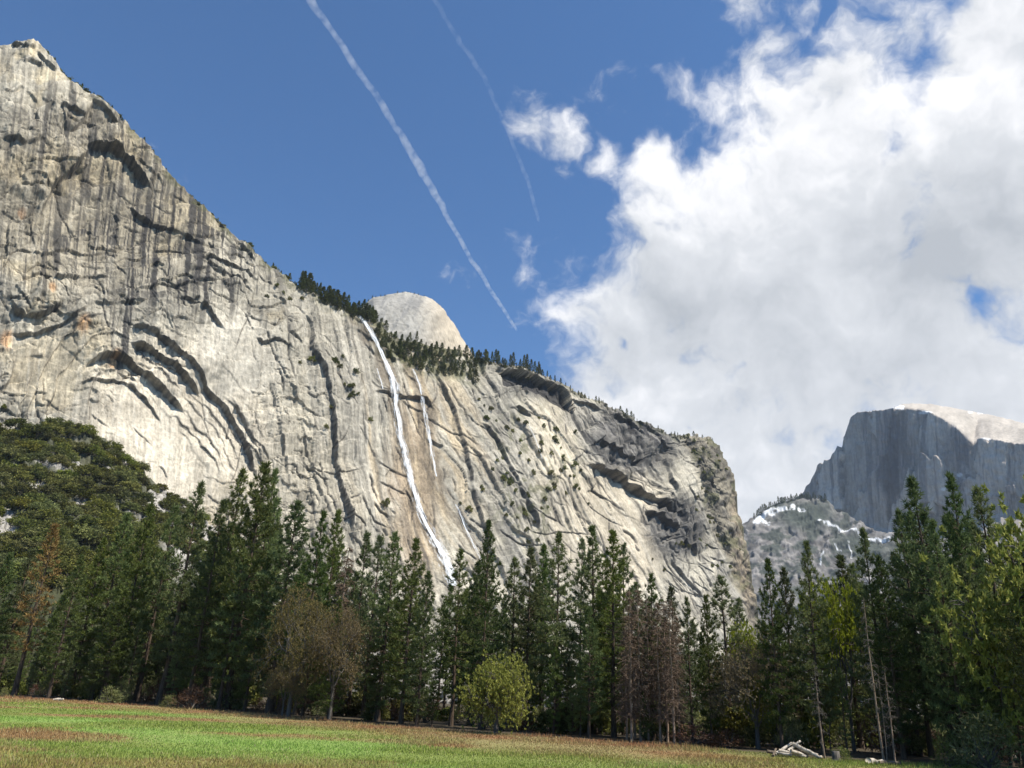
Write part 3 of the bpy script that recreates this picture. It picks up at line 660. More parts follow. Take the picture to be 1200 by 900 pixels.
def meadow_colour(x, y):
    g = edge_gap(x, y)
    n1 = fbm(x / 15 + 3, y / 9, 4, 3) + .10 * np.sin(np.hypot(x, y) / 5.0 + 2 * vnoise(x / 30, y / 30, 1)); n2 = fbm(x / 3, y / 3, 3, 5)
    green = np.array([.24, .29, .07]); lush = np.array([.26, .37, .09]); brown = np.array([.33, .27, .115]); red = np.array([.35, .185, .095])
    b = .85 * sstep(.02, .26, n1 + .2 * n2) * (.45 + .55 * sstep(38, 62, np.hypot(x, y)))
    b = np.maximum(b, sstep(30, 7, g + 6 * n2) * sstep(28, 12, x)); b = b * sstep(30, 14, x) * .85 + b * .15
    c = green + (lush - green) * sstep(-.1, .3, fbm(x / 12, y / 8, 3, 6))[..., None]
    br = brown + (red - brown) * sstep(-.2, .3, n2)[..., None]
    return c * (1 - b[..., None]) + br * b[..., None], b, g
mc, _, gg = meadow_colour(GX, GY)
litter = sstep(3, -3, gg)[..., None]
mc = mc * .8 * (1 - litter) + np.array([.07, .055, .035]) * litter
m, nt, b = new_mat('meadow ground')
a = node(nt, 'ShaderNodeAttribute', attribute_name='tint'); g = node(nt, 'ShaderNodeNewGeometry')
n = node(nt, 'ShaderNodeTexNoise', Scale=2.5, Detail=8.0, Roughness=0.75); nt.links.new(g.outputs['Position'], n.inputs['Vector'])
nt.links.new(mixc(nt, 1.0, a.outputs['Color'], ramp(nt, n.outputs[0], [(.3, .6), (.7, 1.3)]), 'MULTIPLY'), b.inputs['Base Color'])
bp = node(nt, 'ShaderNodeBump', Strength=1.0, Distance=0.15); nt.links.new(n.outputs[0], bp.inputs['Height']); nt.links.new(bp.outputs[0], b.inputs['Normal'])
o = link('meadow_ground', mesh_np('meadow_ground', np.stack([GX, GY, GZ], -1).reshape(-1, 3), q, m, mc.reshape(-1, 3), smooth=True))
tag(o, 'flat open meadow floor running back under the trees', 'meadow', kind='structure')

# grass blades
def grass():
    N = 420000
    D = 22 * (150 / 22) ** RNG.random(N); az = RNG.uniform(R_(-40), R_(38), N)
    x = D * np.sin(az); y = D * np.cos(az)
    c, bm, g = meadow_colour(x, y)
    k = (g > -1.5); x, y, c, bm, D = x[k], y[k], c[k], bm[k], D[k]; N = len(x)
    h = RNG.uniform(.06, .18, N) * (1 + .5 * vnoise(x / 5, y / 5, 2)) * (1 + .1 * bm) * (1 + 1.3 * RNG.random(N) * sstep(7, 0, g[k]))
    w = .012 + .00042 * D
    th = RNG.uniform(0, 6.283, N); lean = RNG.normal(0, .3, (N, 2)) * h[:, None]
    z = ground_z(x, y) - .02
    dx = np.cos(th) * w; dy = np.sin(th) * w
    V = np.stack([np.stack([x - dx, y - dy, z], -1), np.stack([x + dx, y + dy, z], -1), np.stack([x + lean[:, 0], y + lean[:, 1], z + h], -1)], 1)
    c = c * (RNG.uniform(.65, 1.4, N) * 1.0)[:, None]
    red = (RNG.random(N) < .35 * bm); c[red] = np.array([.32, .215, .115]) * RNG.uniform(.7, 1.3, red.sum())[:, None]
    dry = (RNG.random(N) < .03); c[dry] = np.array([.42, .37, .2])
    m, nt, b = new_mat('meadow grass')
    a = node(nt, 'ShaderNodeAttribute', attribute_name='tint')
    d = node(nt, 'ShaderNodeBsdfDiffuse'); t = node(nt, 'ShaderNodeBsdfTranslucent'); mx = node(nt, 'ShaderNodeMixShader'); mx.inputs[0].default_value = .35
    nt.links.new(a.outputs['Color'], d.inputs[0]); nt.links.new(a.outputs['Color'], t.inputs[0])
    nt.links.new(d.outputs[0], mx.inputs[1]); nt.links.new(t.outputs[0], mx.inputs[2]); nt.links.new(mx.outputs[0], nt.nodes['Material Output'].inputs[0]); nt.nodes.remove(b)
    o = link('grass', mesh_np('grass', V.reshape(-1, 3), np.arange(N * 3).reshape(-1, 3), m, np.repeat(c, 3, 0)))
    tag(o, 'green and rusty meadow grass growing in broad bands', 'grass', kind='stuff')
grass()

# ------------------------------------------------------------------ trees
def blades(cent, axis, per, ln, wd, spread=.8, rng=RNG):
    """per thin triangles round each centre, leaning along its axis"""
    N = len(cent); c = np.repeat(cent, per, 0); a = np.repeat(axis, per, 0)
    d = a + rng.normal(0, spread, (N * per, 3)); d /= np.linalg.norm(d, axis=1, keepdims=True) + 1e-9
    L = (ln * rng.uniform(.6, 1.25, N * per))[:, None]
    s = np.cross(d, rng.normal(0, 1, (N * per, 3))); s /= np.linalg.norm(s, axis=1, keepdims=True) + 1e-9
    W = (wd * rng.uniform(.7, 1.3, N * per))[:, None]
    c = c + d * L * .15
    V = np.stack([c - s * W * .5, c + s * W * .5, c + d * L], 1)
    return V.reshape(-1, 3)

def pine(name, H, base, Rm, nb, tufts, per, seed, leaf, bark='bark', top_pow=.75, droop=-12, gap=.0, blade=(.62, .15), bulge=.25, twig=True):
    r = np.random.default_rng(seed)
    tr = Tubes()
    zz = np.linspace(0, H, 9); sway = np.cumsum(r.normal(0, .06, (9, 2)), 0); sway[0] = 0
    tp = np.column_stack([sway, zz]); rad = .0125 * H * (1 - zz / H) ** .85 + .02; rad[0] *= 1.35
    tr.add(tp, rad, 8)
    C = []; A = []
    ph = r.uniform(0, 6.28)
    patchy = r.random(40) < gap
    for i in range(nb):
        u = ((i // 5) * 5 + 2.5 + r.normal(0, .9)) / nb; u = min(max(u, .004), .996)
        t = base + (1 - base) * u ** .92
        if patchy[int(t * 39)] and t < .85: continue
        prof = (1 - t) ** top_pow * (1 - math.exp(-(t - base + .03) / (bulge * .5)))
        L = Rm * prof * r.uniform(.6, 1.18) + .25
        az = ph + i * 2.399 + r.normal(0, .3)
        el = R_(droop + (62 - droop) * max(0, (t - base) / (1 - base)) ** 1.6 + r.normal(0, 7))
        p0 = np.array([np.interp(t * H, zz, tp[:, 0]), np.interp(t * H, zz, tp[:, 1]), t * H])
        hd = np.array([math.cos(az), math.sin(az), 0]); sd = np.array([-math.sin(az), math.cos(az), 0])
        tip = p0 + L * (hd * math.cos(el) + np.array([0, 0, math.sin(el)])) + np.array([0, 0, .12 * L])
        mid = p0 + .55 * L * (hd * math.cos(el) + np.array([0, 0, math.sin(el) - .06]))
        if twig: tr.add([p0, mid, tip], [.02 + .016 * L, .014 + .008 * L, .008], 3)
        n = max(3, int(tufts * (L ** 1.15)))
        k = r.uniform(.28, 1.0, n) ** .75
        lat = r.normal(0, .2, n) * L * (.35 + .65 * k) * (1.15 - k * .55)
        pt = np.where((k < .55)[:, None], p0 + (mid - p0) * (k / .55)[:, None], mid + (tip - mid) * ((k - .55) / .45)[:, None])
        pt = pt + sd * lat[:, None] + np.array([0, 0, 1]) * (r.normal(.05, .12, n) + .05 * np.abs(lat))[:, None]
        C.append(pt); A.append(np.tile(hd * .35 + np.array([0, 0, .75]), (n, 1)) + sd * np.sign(lat)[:, None] * .25)
    # leader
    n = 10; z = np.linspace(.965, 1.0, n) * H
    C.append(np.column_stack([np.interp(z, zz, tp[:, 0]), np.interp(z, zz, tp[:, 1]), z - .3])); A.append(np.tile([0, 0, 1.2], (n, 1)))
    C = np.concatenate(C); A = np.concatenate(A)
    V = blades(C, A, per, blade[0], blade[1], .62, r)
    crown = mesh_np(name + ' crown', V, np.arange(len(V)).reshape(-1, 3), MAT[leaf])
    return dict(H=H, trunk=tr.mesh(name + ' trunk', MAT[bark]), crown=crown)

PINE = [
    pine('pine a', 30, .13, 6.8, 125, 2.9, 11, 1, 'needle'),
    pine('pine b', 30, .07, 6.2, 135, 3.0, 11, 2, 'needle', top_pow=.66),
    pine('pine c', 30, .17, 7.4, 100, 2.9, 11, 3, 'needle', gap=.12, droop=-16),
    pine('pine d', 30, .12, 7.8, 120, 2.6, 11, 4, 'needle', top_pow=.85),
    pine('pine e', 30, .13, 5.8, 110, 3.1, 11, 5, 'needle2', top_pow=.6, gap=.08),
    pine('pine f', 30, .05, 7.6, 135, 2.6, 11, 6, 'needle', top_pow=.95, droop=-5),
    pine('pine g', 30, .17, 6.0, 90, 3.0, 11, 8, 'needle2', gap=.2, top_pow=.65),
]
RIMPINE = [pine('rim pine %d' % i, 12, .03, 3.3, 60, 1.7, 7, 20 + i, 'needle_far', blade=(.8, .34), twig=False, top_pow=.8) for i in range(4)]
DYING = pine('dying pine', 28, .24, 5.0, 120, 1.9, 8, 31, 'dying', 'bark', gap=.05)

def dead_pine(name, H, seed, bark='bark_pale', twigm='bark_brown', nb=230, Rm=2.4):
    r = np.random.default_rng(seed); tr = Tubes(); tw = Tubes()
    zz = np.linspace(0, H, 7); sw = np.cumsum(r.normal(0, .07, (7, 2)), 0); sw[0] = 0
    tr.add(np.column_stack([sw, zz]), .0075 * H * (1 - zz / H) ** .8 + .02, 7)
    for i in range(nb):
        t = r.uniform(.16, .99); az = r.uniform(0, 6.283); L = Rm * (1 - t) ** .5 * r.uniform(.4, 1.15) + .2
        p0 = np.array([np.interp(t * H, zz, sw[:, 0]), np.interp(t * H, zz, sw[:, 1]), t * H])
        hd = np.array([math.cos(az), math.sin(az), 0])
        p1 = p0 + hd * L * .5 + np.array([0, 0, r.normal(.02, .08) * L]); p2 = p0 + hd * L + np.array([0, 0, r.normal(-.25, .2) * L])
        tw.add([p0, p1, p2], [.045, .035, .018], 3)
        for j in range(6):
            s = r.uniform(.25, 1); q0 = p0 + (p2 - p0) * s; q1 = q0 + r.normal(0, .33, 3) * L * .6 + np.array([0, 0, -.12])
            tw.add([q0, (q0 + q1) / 2 + r.normal(0, .04, 3), q1], [.035, .03, .02], 3)
    return dict(H=H, trunk=tr.mesh(name + ' trunk', MAT[bark]), crown=tw.mesh(name + ' twigs', MAT[twigm]))
DEAD = [dead_pine('dead pine %d' % i, 24, 40 + i) for i in range(3)]
SNAG = dead_pine('snag', 18, 47, 'bark_pale', twigm='bark_grey', nb=60, Rm=1.5)

def branching(r, tr, p, d, L, rad, lv, ends, spread=.55, up=.12):
    q = p + d * L
    m = (p + q) / 2 + r.normal(0, .06, 3) * L
    tr.add([p, m, q], [rad, rad * .85, rad * .68], 6 if lv > 2 else 3)
    if lv == 0: ends.append(q); return
    if lv <= 2: ends.append(m)
    for i in range(3 if lv > 1 else 2 + (r.random() < .5)):
        e = d + r.normal(0, spread, 3) + np.array([0, 0, up]); e /= np.linalg.norm(e)
        branching(r, tr, q, e, L * r.uniform(.62, .88), rad * .62, lv - 1, ends, spread, up)

def broadleaf(name, H, seed, leaf, bark, lv=4, per=9, size=(.34, .26), spread=.6, ball=.5, lean=0, trunkL=.26, up=.12, open_=.75, limbs=4):
    r = np.random.default_rng(seed); tr = Tubes(); ends = []
    d0 = np.array([lean, 0, 1.0]); d0 /= np.linalg.norm(d0)
    p = np.zeros(3); L = H * trunkL
    tr.add([p, p + d0 * L * .5, p + d0 * L], [.028 * H, .021 * H, .018 * H], 8)
    for i in range(limbs):
        a = i * 6.283 / limbs + r.uniform(-.4, .4); op = open_ * r.uniform(.35, 1.5); e = np.array([math.cos(a) * op, math.sin(a) * op, 1.0]); e /= np.linalg.norm(e)
        branching(r, tr, p + d0 * L * r.uniform(.75, 1), e, L * .82, .013 * H, lv - 1, ends, spread, up)
    E = np.array(ends); E[:, 2] = np.maximum(E[:, 2], .12 * H)
    E = E * (H / E[:, 2].max()) if False else E
    Hr = E[:, 2].max()
    C = E[:, None, :] + r.normal(0, ball, (len(E), 3, 3)); C = C.reshape(-1, 3)
    ax = np.tile([0, 0, .35], (len(C), 1))
    V = blades(C, ax, per, size[0], size[1], .9, r)
    return dict(H=Hr, trunk=tr.mesh(name + ' trunk', MAT[bark]), crown=mesh_np(name + ' crown', V, np.arange(len(V)).reshape(-1, 3), MAT[leaf]))
OAK = broadleaf('spring oak', 11, 51, 'oak', 'bark_grey', 5, 9, (.2, .15), trunkL=.17, open_=1.0, limbs=7, spread=.75, up=.0, ball=.6)
OAK_BIG = broadleaf('tall yellow oak', 18, 51, 'oak', 'bark_grey', 5, 17, (.27, .2), trunkL=.17, open_=1.0, limbs=7, spread=.75, up=.02, ball=.95)
OLIVE = broadleaf('olive oak', 14, 53, 'oak2', 'bark_grey', 5, 11, (.26, .2))
LIME = broadleaf('lime green tree', 14, 54, 'lime', 'bark_grey', 5, 11, (.28, .2))
BARE = broadleaf('bare oak', 14, 55, 'bud', 'bark_grey', 6, 6, (.2, .1), spread=.5, ball=.3, up=.08)
BARE2 = broadleaf('budding oak', 13, 56, 'bud', 'bark_grey', 6, 6, (.2, .1), spread=.65, ball=.35, up=-.05)

def bush(name, W, H, seed, leaf, n=46, per=34, size=(.5, .36), stems=True):
    r = np.random.default_rng(seed); tr = Tubes()
    a = r.normal(0, 1, (n, 3)); a /= np.linalg.norm(a, axis=1, keepdims=True); a[:, 2] = np.abs(a[:, 2])
    a *= (r.uniform(.45, 1.0, n) ** .6)[:, None]
    C = a * np.array([W / 2, W / 2, H * .92]); C[:, 2] += H * .08
    for c in C[:12]: tr.add([np.zeros(3), c * .5 + r.normal(0, .05, 3) * W, c], [.03 * H, .02 * H, .008 * H], 3)
    P = np.repeat(C, per, 0) + r.normal(0, 1, (n * per, 3)) * np.array([W, W, H]) * .075
    nn = P / np.array([W / 2, W / 2, H]); ax = nn * .5 + np.array([0, 0, .35])
    V = blades(P, ax, 1, size[0], size[1], .75, r)
    V[:, 2] = np.maximum(V[:, 2], .02)
    return dict(H=H, trunk=tr.mesh(name + ' stems', MAT['bark_grey']), crown=mesh_np(name + ' foliage', V, np.arange(len(V)).reshape(-1, 3), MAT[leaf]))
LIVE = [bush('live oak %d' % i, 9, 6.2, 60 + i, 'liveoak', 50, 36, (.8, .55)) for i in range(4)]
SHRUB = [bush('shrub %d' % i, 3.6, 3.2, 70 + i, 'shrub', 44, 26, (.34, .1)) for i in range(2)]
REDSHRUB = bush('red shrub', 3.2, 2.4, 75, 'redshrub', 40, 26, (.4, .07))
LEDGE = [bush('ledge bush %d' % i, 5, 4, 80 + i, 'liveoak', 22, 14, (.9, .7)) for i in range(2)]

def plant(kind, proto, base, height, label, cat='tree', group=None, width=1.0, crown_name='crown', trunk_name='trunk', lean=0.0):
    s = height / proto['H']
    o = empty(kind, base, label, cat, group, random.uniform(0, 6.283), (s * width, s * width, s))
    if lean: o.rotation_euler = (0, lean, 0)
    link(trunk_name, proto['trunk'], o); link(crown_name, proto['crown'], o)
    return o

def plant_px(kind, proto, x, y, D, label, **kw):
    top = at_dist(float(x), float(y), float(D)); gz = float(ground_z(top[0], top[1])) - .1
    return plant(kind, proto, (top[0], top[1], gz), top[2] - gz, label, **kw)

# the trees whose tops can be told apart: (x, y of the top, metres behind the tree line, prototype, width factor, label)
A, B, Cc, Dd, E, Ff, G = range(7)
MAIN = [
    (12, 650, 14, B, 1.1, 'dark pine at the far end of the row, cut by the picture edge'),
    (38, 646, 20, E, 1.0, 'grey green pine just before the rusty dying pine'),
    (96, 652, 10, A, 1.0, 'full green pine just after the rusty dying pine'),
    (124, 632, 22, D_ if False else Dd, .9, 'broad pine standing under the brushy talus slope'),
    (150, 604, 26, B, .9, 'slim pine rising against the brushy talus slope'),
    (178, 592, 18, A, 1.0, 'dense pine whose tip meets the edge of the talus scrub'),
    (206, 596, 24, E, 1.0, 'grey green pine below the pale scree at the end of the scrub'),
    (234, 569, 20, G, .9, 'thin open-topped pine just past the end of the talus scrub'),
    (262, 588, 14, A, .95, 'pine in the dip before the twin tallest pines under the arches'),
    (284, 554, 24, G, 1.0, 'tall sparse-topped pine, first of the tallest group under the arches'),
    (310, 546, 16, B, .85, 'tallest dark pine under the arches with a dense narrow crown'),
    (323, 552, 22, A, .7, 'narrow pine pressed against the tallest pine under the arches'),
    (349, 590, 14, B, 1.05, 'green pine with rounded crown below the striped wall'),
    (377, 601, 12, Ff, .9, 'pointed pine above the bare brown oaks'),
    (397, 600, 20, A, .8, 'pine with reddish dead patch beside it above the brown oaks'),
    (430, 627, 22, E, 1.0, 'hazy grey green pine below the long dark chimney crack'),
    (446, 631, 18, E, .9, 'second grey green pine below the long dark chimney crack'),
    (463, 627, 12, B, .8, 'straight slim pine before the foot of the waterfall'),
    (488, 633, 10, A, .95, 'dark pine directly before the waterfall foot, its tip touching the fall'),
    (502, 672, 6, B, .8, 'shorter pine tucked beside the waterfall foot'),
    (541, 647, 12, Cc, .9, 'open pine just past the foot of the main waterfall'),
    (575, 612, 9, Dd, .9, 'tall layered pine standing behind the yellow green oak'),
    (560, 660, 18, A, .9, 'pine half hidden beside the tall layered pine'),
    (604, 657, 18, G, 1.0, 'thin pine in the gap past the tall layered pine'),
    (622, 645, 16, E, 1.0, 'grey green pine between two taller dark pines'),
    (655, 628, 9, Cc, 1.15, 'wide dark pine with tiered drooping boughs'),
    (638, 640, 20, A, .8, 'slim pine shouldering the wide tiered pine'),
    (682, 634, 20, G, .8, 'thin-topped pine just before the dense dark spire'),
    (697, 618, 14, Ff, .95, 'dense dark spire-shaped pine before the pale slabs'),
    (718, 624, 10, A, .9, 'tall pine at the end of the dense dark block'),
    (729, 640, 16, G, .8, 'ragged pine edging the group of brown dead pines'),
    (762, 675, 9, Cc, .75, 'pine with knobbly pointed top rising out of the brown dead pines'),
    (787, 690, 14, E, .9, 'grey green pine just behind the brown dead pines'),
    (806, 702, 8, G, .8, 'thin pine on a bare dark trunk before the dome-side gap'),
    (826, 700, 5, B, .75, 'slim green pine with low branches next to the lone dark trunk'),
    (846, 678, 12, G, 1.1, 'ragged airy pine at the cliff foot corner'),
    (866, 704, 16, E, .9, 'low grey pine behind the lime and brown oak'),
    (900, 657, 7, A, .9, 'dark pine first beside the valley gap, over the log heap'),
    (918, 668, 16, B, .9, 'slimmer pine tucked between two pines over the log heap'),
    (942, 637, 9, Dd, .85, 'tall dark pine over the log heap with evenly tapered top'),
    (985, 653, 22, A, .9, 'small pine below the snowy shoulder'),
    (1012, 622, 10, Dd, .85, 'pointed pine under the foot of the half dome face'),
    (1030, 655, 7, B, .9, 'pine leaning out of the dark block under the half dome'),
    (1052, 600, 14, A, .9, 'dense pine beside the tallest of the near pines'),
    (1071, 563, 9, Dd, .95, 'broadest and tallest near pine, overlapping the half dome face'),
    (1090, 612, 5, Ff, .85, 'full-skirted pine in front of the tallest near pine'),
    (1113, 558, 12, A, .8, 'tall narrow pine with its tip on the pale scar of the half dome'),
    (1148, 574, 14, G, 1.0, 'sparse-topped tall pine behind the yellow oak'),
    (1196, 640, 8, A, 1.0, 'dark pine half hidden behind the big yellow oak'),
]
rr0 = random.Random(3)
for i, (x, y, off, k, w, lab) in enumerate(MAIN):
    plant_px('pine_tree', PINE[k], x, y, float(tree_line_D(x)) + off, lab, cat='pine tree', group='pines along the meadow edge', width=w * rr0.uniform(.78, 1.12))
# dense ranks behind and between
env_x = [m_[0] for m_ in sorted(MAIN)]; env_y = [m_[1] for m_ in sorted(MAIN)]
rr = random.Random(5)
x = -70.0; n_in = 0
while x < 1205:
    e = float(np.interp(x, env_x, env_y))
    far = rr.random() < .72
    off = rr.uniform(18, 70) if far else rr.uniform(4, 16)
    y = e + (rr.uniform(24, 95) if far else rr.uniform(70, 160))
    if not (905 < x < 960 and not far):
        plant_px('pine_tree', PINE[rr.randrange(7)], x, y, float(tree_line_D(x)) + off, 'dark green pine in the crowded ranks, its top lost among taller pines', cat='pine tree', group='crowded pines inside the wood', width=rr.uniform(.7, 1.15))
    x += rr.uniform(6.5, 11.5); n_in += 1

x = 1235.0
while x < 1480:
    plant_px('pine_tree', PINE[rr.randrange(7)], x, rr.uniform(560, 640) + (x - 1235) * .05, float(tree_line_D(x)) + rr.uniform(14, 45), 'dark green pine in the crowded ranks, its top lost among taller pines', cat='pine tree', group='crowded pines inside the wood', width=rr.uniform(.9, 1.3))
    x += rr.uniform(11, 19)
# rusty and dead pines
plant_px('pine_tree', DYING, 66, 618, float(tree_line_D(66)) + 12, 'dying pine with rusty orange needles and bare lower trunk', cat='pine tree', width=1.1)
for x, y, off, k, lab in [(742, 705, 9, 1, 'dead brown pine behind the first stripped trunk of the dead group'), (764, 716, 10, 0, 'dead brown pine deep inside the dead group'), (775, 698, 11, 1, 'dead brown pine standing behind the middle of the dead group'), (733, 722, 7, 2, 'short dead brown pine against the last tall green pine'), (738, 690, 4, 0, 'bare dead pine with pale stripped trunk, first of the brown dead group'), (748, 686, 5, 1, 'brightest stripped dead trunk in the brown dead group'), (757, 700, 8, 2, 'dead brown pine close behind the brightest stripped trunk'),
                          (770, 705, 5, 0, 'thin dead pine in the middle of the brown dead group'), (778, 712, 7, 2, 'dead pine with dense brown twigs in the brown dead group'), (785, 702, 3, 1, 'tall grey dead pine at the end of the brown dead group'), (792, 720, 5, 0, 'short grey dead pine outermost in the brown dead group'),
                          (410, 640, 14, 2, 'thin rust brown dead pine showing against the cliff')]:
    plant_px('dead_pine', DEAD[k], x, y, float(tree_line_D(x)) + off, lab, cat='dead tree', group='dead pines at the meadow edge', width=1.25, crown_name='twigs')
for x, y, off, w, lab in [(956, 775, 1.2, 1.2, 'pale snag with curling dead twigs right behind the log heap'), (1013, 700, 2.0, .9, 'tall thin pale snag in the dark gap past the stump'), (1027, 790, 1.5, .8, 'short thin snag in the dark gap past the stump'), (1035, 780, 3.0, 1.3, 'thick pale bare trunk leaning in the dark gap')]:
    plant_px('dead_snag', SNAG, x, y, float(tree_line_D(x)) + off, lab, cat='dead tree', group='pale snags by the log heap', width=w, crown_name='twigs')

# broadleaf trees
for kind, P, x, y, off, w, lab in [
    ('oak_tree', OAK, 585, 774, 0.5, .72, 'rounded yellow green oak alone in front of the dark pines'),
    ('oak_tree', OAK_BIG, 1226, 602, -2, .6, 'big yellow green oak at the picture edge, taller than any other oak'),
    ('oak_tree', OLIVE, 1225, 720, -6, .8, 'olive oak under the big yellow green oak'),
    ('oak_tree', LIME, 980, 682, 14, .4, 'bright lime tree glowing between dark pines under the snowy shoulder'),
    ('oak_tree', LIME, 872, 732, 14, .4, 'lime topped tree beside the brown oak at the valley gap'),
    ('oak_tree', OLIVE, 884, 790, 8, .45, 'small sunlit yellow tree under the brown oak at the valley gap'),
    ('oak_tree', OLIVE, 966, 800, 12, .4, 'small yellow green tree glimpsed behind the log heap snag'),
    ('bare_oak', BARE2, 880, 748, 8, .9, 'brown budding oak with arching limbs at the valley gap'),
    ('bare_oak', BARE, 358, 686, 2, .66, 'large greyish brown budding oak in front of the pines under the striped wall'),
    ('bare_oak', BARE2, 402, 705, 3, .6, 'brown budding oak with dark split trunks, next to the largest brown oak'),
    ('bare_oak', BARE2, 340, 768, 0, .75, 'low dead brown oak with drooping twigs at the meadow edge'),
]:
    plant_px(kind, P, x, y, float(tree_line_D(x)) + off, lab, cat='oak tree', width=w)

# shrubs at the meadow edge
for kind, P, x, y, off, w, lab, cat in [
    ('shrub', SHRUB[0], 1148, 838, -4, 1.1, 'large pale grey green shrub under the big yellow oak', 'shrub'),
    ('shrub', SHRUB[1], 1110, 862, -2, 1.0, 'low grey green shrub beside the large pale shrub', 'shrub'),
    ('shrub', SHRUB[1], 133, 804, -1, 1.2, 'pale twiggy shrub at the meadow edge under the broad pine', 'shrub'),
    ('shrub', SHRUB[0], 200, 815, -1.5, 1.2, 'low bright green shrub at the meadow edge', 'shrub'),
    ('shrub', SHRUB[0], 6, 806, -1, .8, 'small bright green bush at the very end of the tree row', 'shrub'),
    ('shrub', REDSHRUB, 228, 806, 1, 1.2, 'reddish brown twiggy bush beside the low bright green shrub', 'shrub'),
    ('shrub', REDSHRUB, 812, 850, 4, 1.8, 'reddish brown thicket under the pines at the valley gap', 'shrub'),
    ('shrub', REDSHRUB, 850, 856, 5, 1.6, 'brown thicket between slim green pine and brown oak', 'shrub'),
    ('shrub', SHRUB[0], 985, 876, 0, 1.3, 'dark leafy shrub just past the stump', 'shrub'),
]:
    plant_px(kind, P, x, y, float(tree_line_D(x)) + off, lab, cat=cat, width=w, crown_name='foliage', trunk_name='stems')
x = -60.0
while x < 1260:
    off = rr.uniform(9, 30); D = float(tree_line_D(x)) + off; p = at_dist(x, float(horizon_y(x)), D)
    plant('understory_shrub', rr.choice([REDSHRUB, LIVE[0], SHRUB[0], LIVE[2]]), (p[0], p[1], -.1), rr.uniform(1.6, 4.2), 'shadowy undergrowth bush among the pine trunks', 'shrub', 'undergrowth bushes inside the wood', rr.uniform(.8, 1.1), 'foliage', 'stems')
    x += rr.uniform(9, 18)

# live oaks on the talus slope
n_live = 0; pts = []
holes = [(42, 573, 15, 8), (104, 590, 16, 10), (5, 620, 14, 22), (168, 568, 9, 16), (182, 590, 12, 14), (12, 488, 10, 8)]
for tries in range(9000):
    x = rr.uniform(-60, 262); top = float(np.interp(x, *zip(*TS)))
    y = rr.uniform(top + 3, min(top + 190, 745)) if x < 185 else rr.uniform(top + 2, top + 60)
    if x > 175 and rr.random() < .25: continue
    if any(((x - a) / c) ** 2 + ((y - b_) / d_) ** 2 < 1 for a, b_, c, d_ in holes): continue
    sp = 6.2 + (y - 480) * .016
    if any(abs(x - a) < sp * 1.25 and abs(y - b_) < sp * .8 for a, b_ in pts): continue
    pts.append((x, y))
    if len(pts) >= 298: break
for x, y in pts:
    p = TS_S(x, y)
    plant('live_oak', rr.choice(LIVE), (p[0], p[1], p[2] - .8), rr.uniform(5.2, 9.0), 'rounded dark green oak in the scrub that covers the talus slope', 'oak', 'live oaks covering the talus slope', rr.uniform(1.05, 1.55), 'crown', 'stems')

# pines along the rim of the wall
def rim(x, y, h, lab, grp, w=1.0, back=4.0):
    p = CL(x, y) if y is not None else None
    plant('rim_pine', rr.choice(RIMPINE), (p[0], p[1], p[2] - 1.0), h, lab, 'pine tree', grp, w)
SKX, SKYY = zip(*SKY)
def rim_band(x0, x1, step, up, hmin, hmax, lab, grp, dens=1.0):
    x = x0
    while x < x1:
        if rr.random() < dens:
            top = float(np.interp(x, SKX, SKYY)); rim(x, top + rr.uniform(0, up), rr.uniform(hmin, hmax), lab, grp, rr.uniform(.7, 1.45))
        x += step * rr.uniform(.5, 1.5)
for x, h in ((98, 11), (110, 8), (120, 7), (131, 8), (145, 9), (150, 7), (169, 10), (180, 8), (186, 8), (196, 7), (295, 9), (324, 10), (333, 8), (344, 14)):
    rim(x, float(np.interp(x, SKX, SKYY)) + 1, h, 'lone small pine on the bare steep rim of the cliff', 'lone pines on the steep rim')
rim_band(350, 440, 1.5, 14, 9, 22, 'dark pine in the tight rim grove above the waterfall lip', 'rim grove above the waterfall')
rim_band(440, 560, 1.3, 34, 8, 19, 'pine in the wooded ledge belt under the bare dome', 'pines on the ledge belt')
rim_band(556, 632, 1.9, 8, 9, 21, 'pine on the rim crest above the big dark overhang', 'pines above the dark overhang')
rim_band(632, 835, 4.2, 5, 5, 11, 'tiny pine dotted along the descending far rim', 'pines on the far rim')
x = 884.0
while x < 968:
    p = SH_S(x, float(np.interp(x, *zip(*SH))) + rr.uniform(-.2, 2.0)); plant('ridge_pine', rr.choice(RIMPINE), (p[0], p[1], p[2] - 4), rr.uniform(16, 34), 'tiny far pine on the crest above the snowfield', 'pine tree', 'far pines along the snowy crest', 1.0); x += rr.uniform(1.0, 2.6)
for x in (432, 437, 441, 447, 452, 466, 472, 478, 481, 486, 491, 497, 508, 514):
    p = ND_S(float(x), float(np.interp(x, *zip(*ND))) + .3); plant('dome_pine', rr.choice(RIMPINE), (p[0], p[1], p[2] - 1), rr.uniform(4, 9), 'speck of a pine on the crest of the bare dome', 'pine tree', 'pines on the bare dome', 1.2)
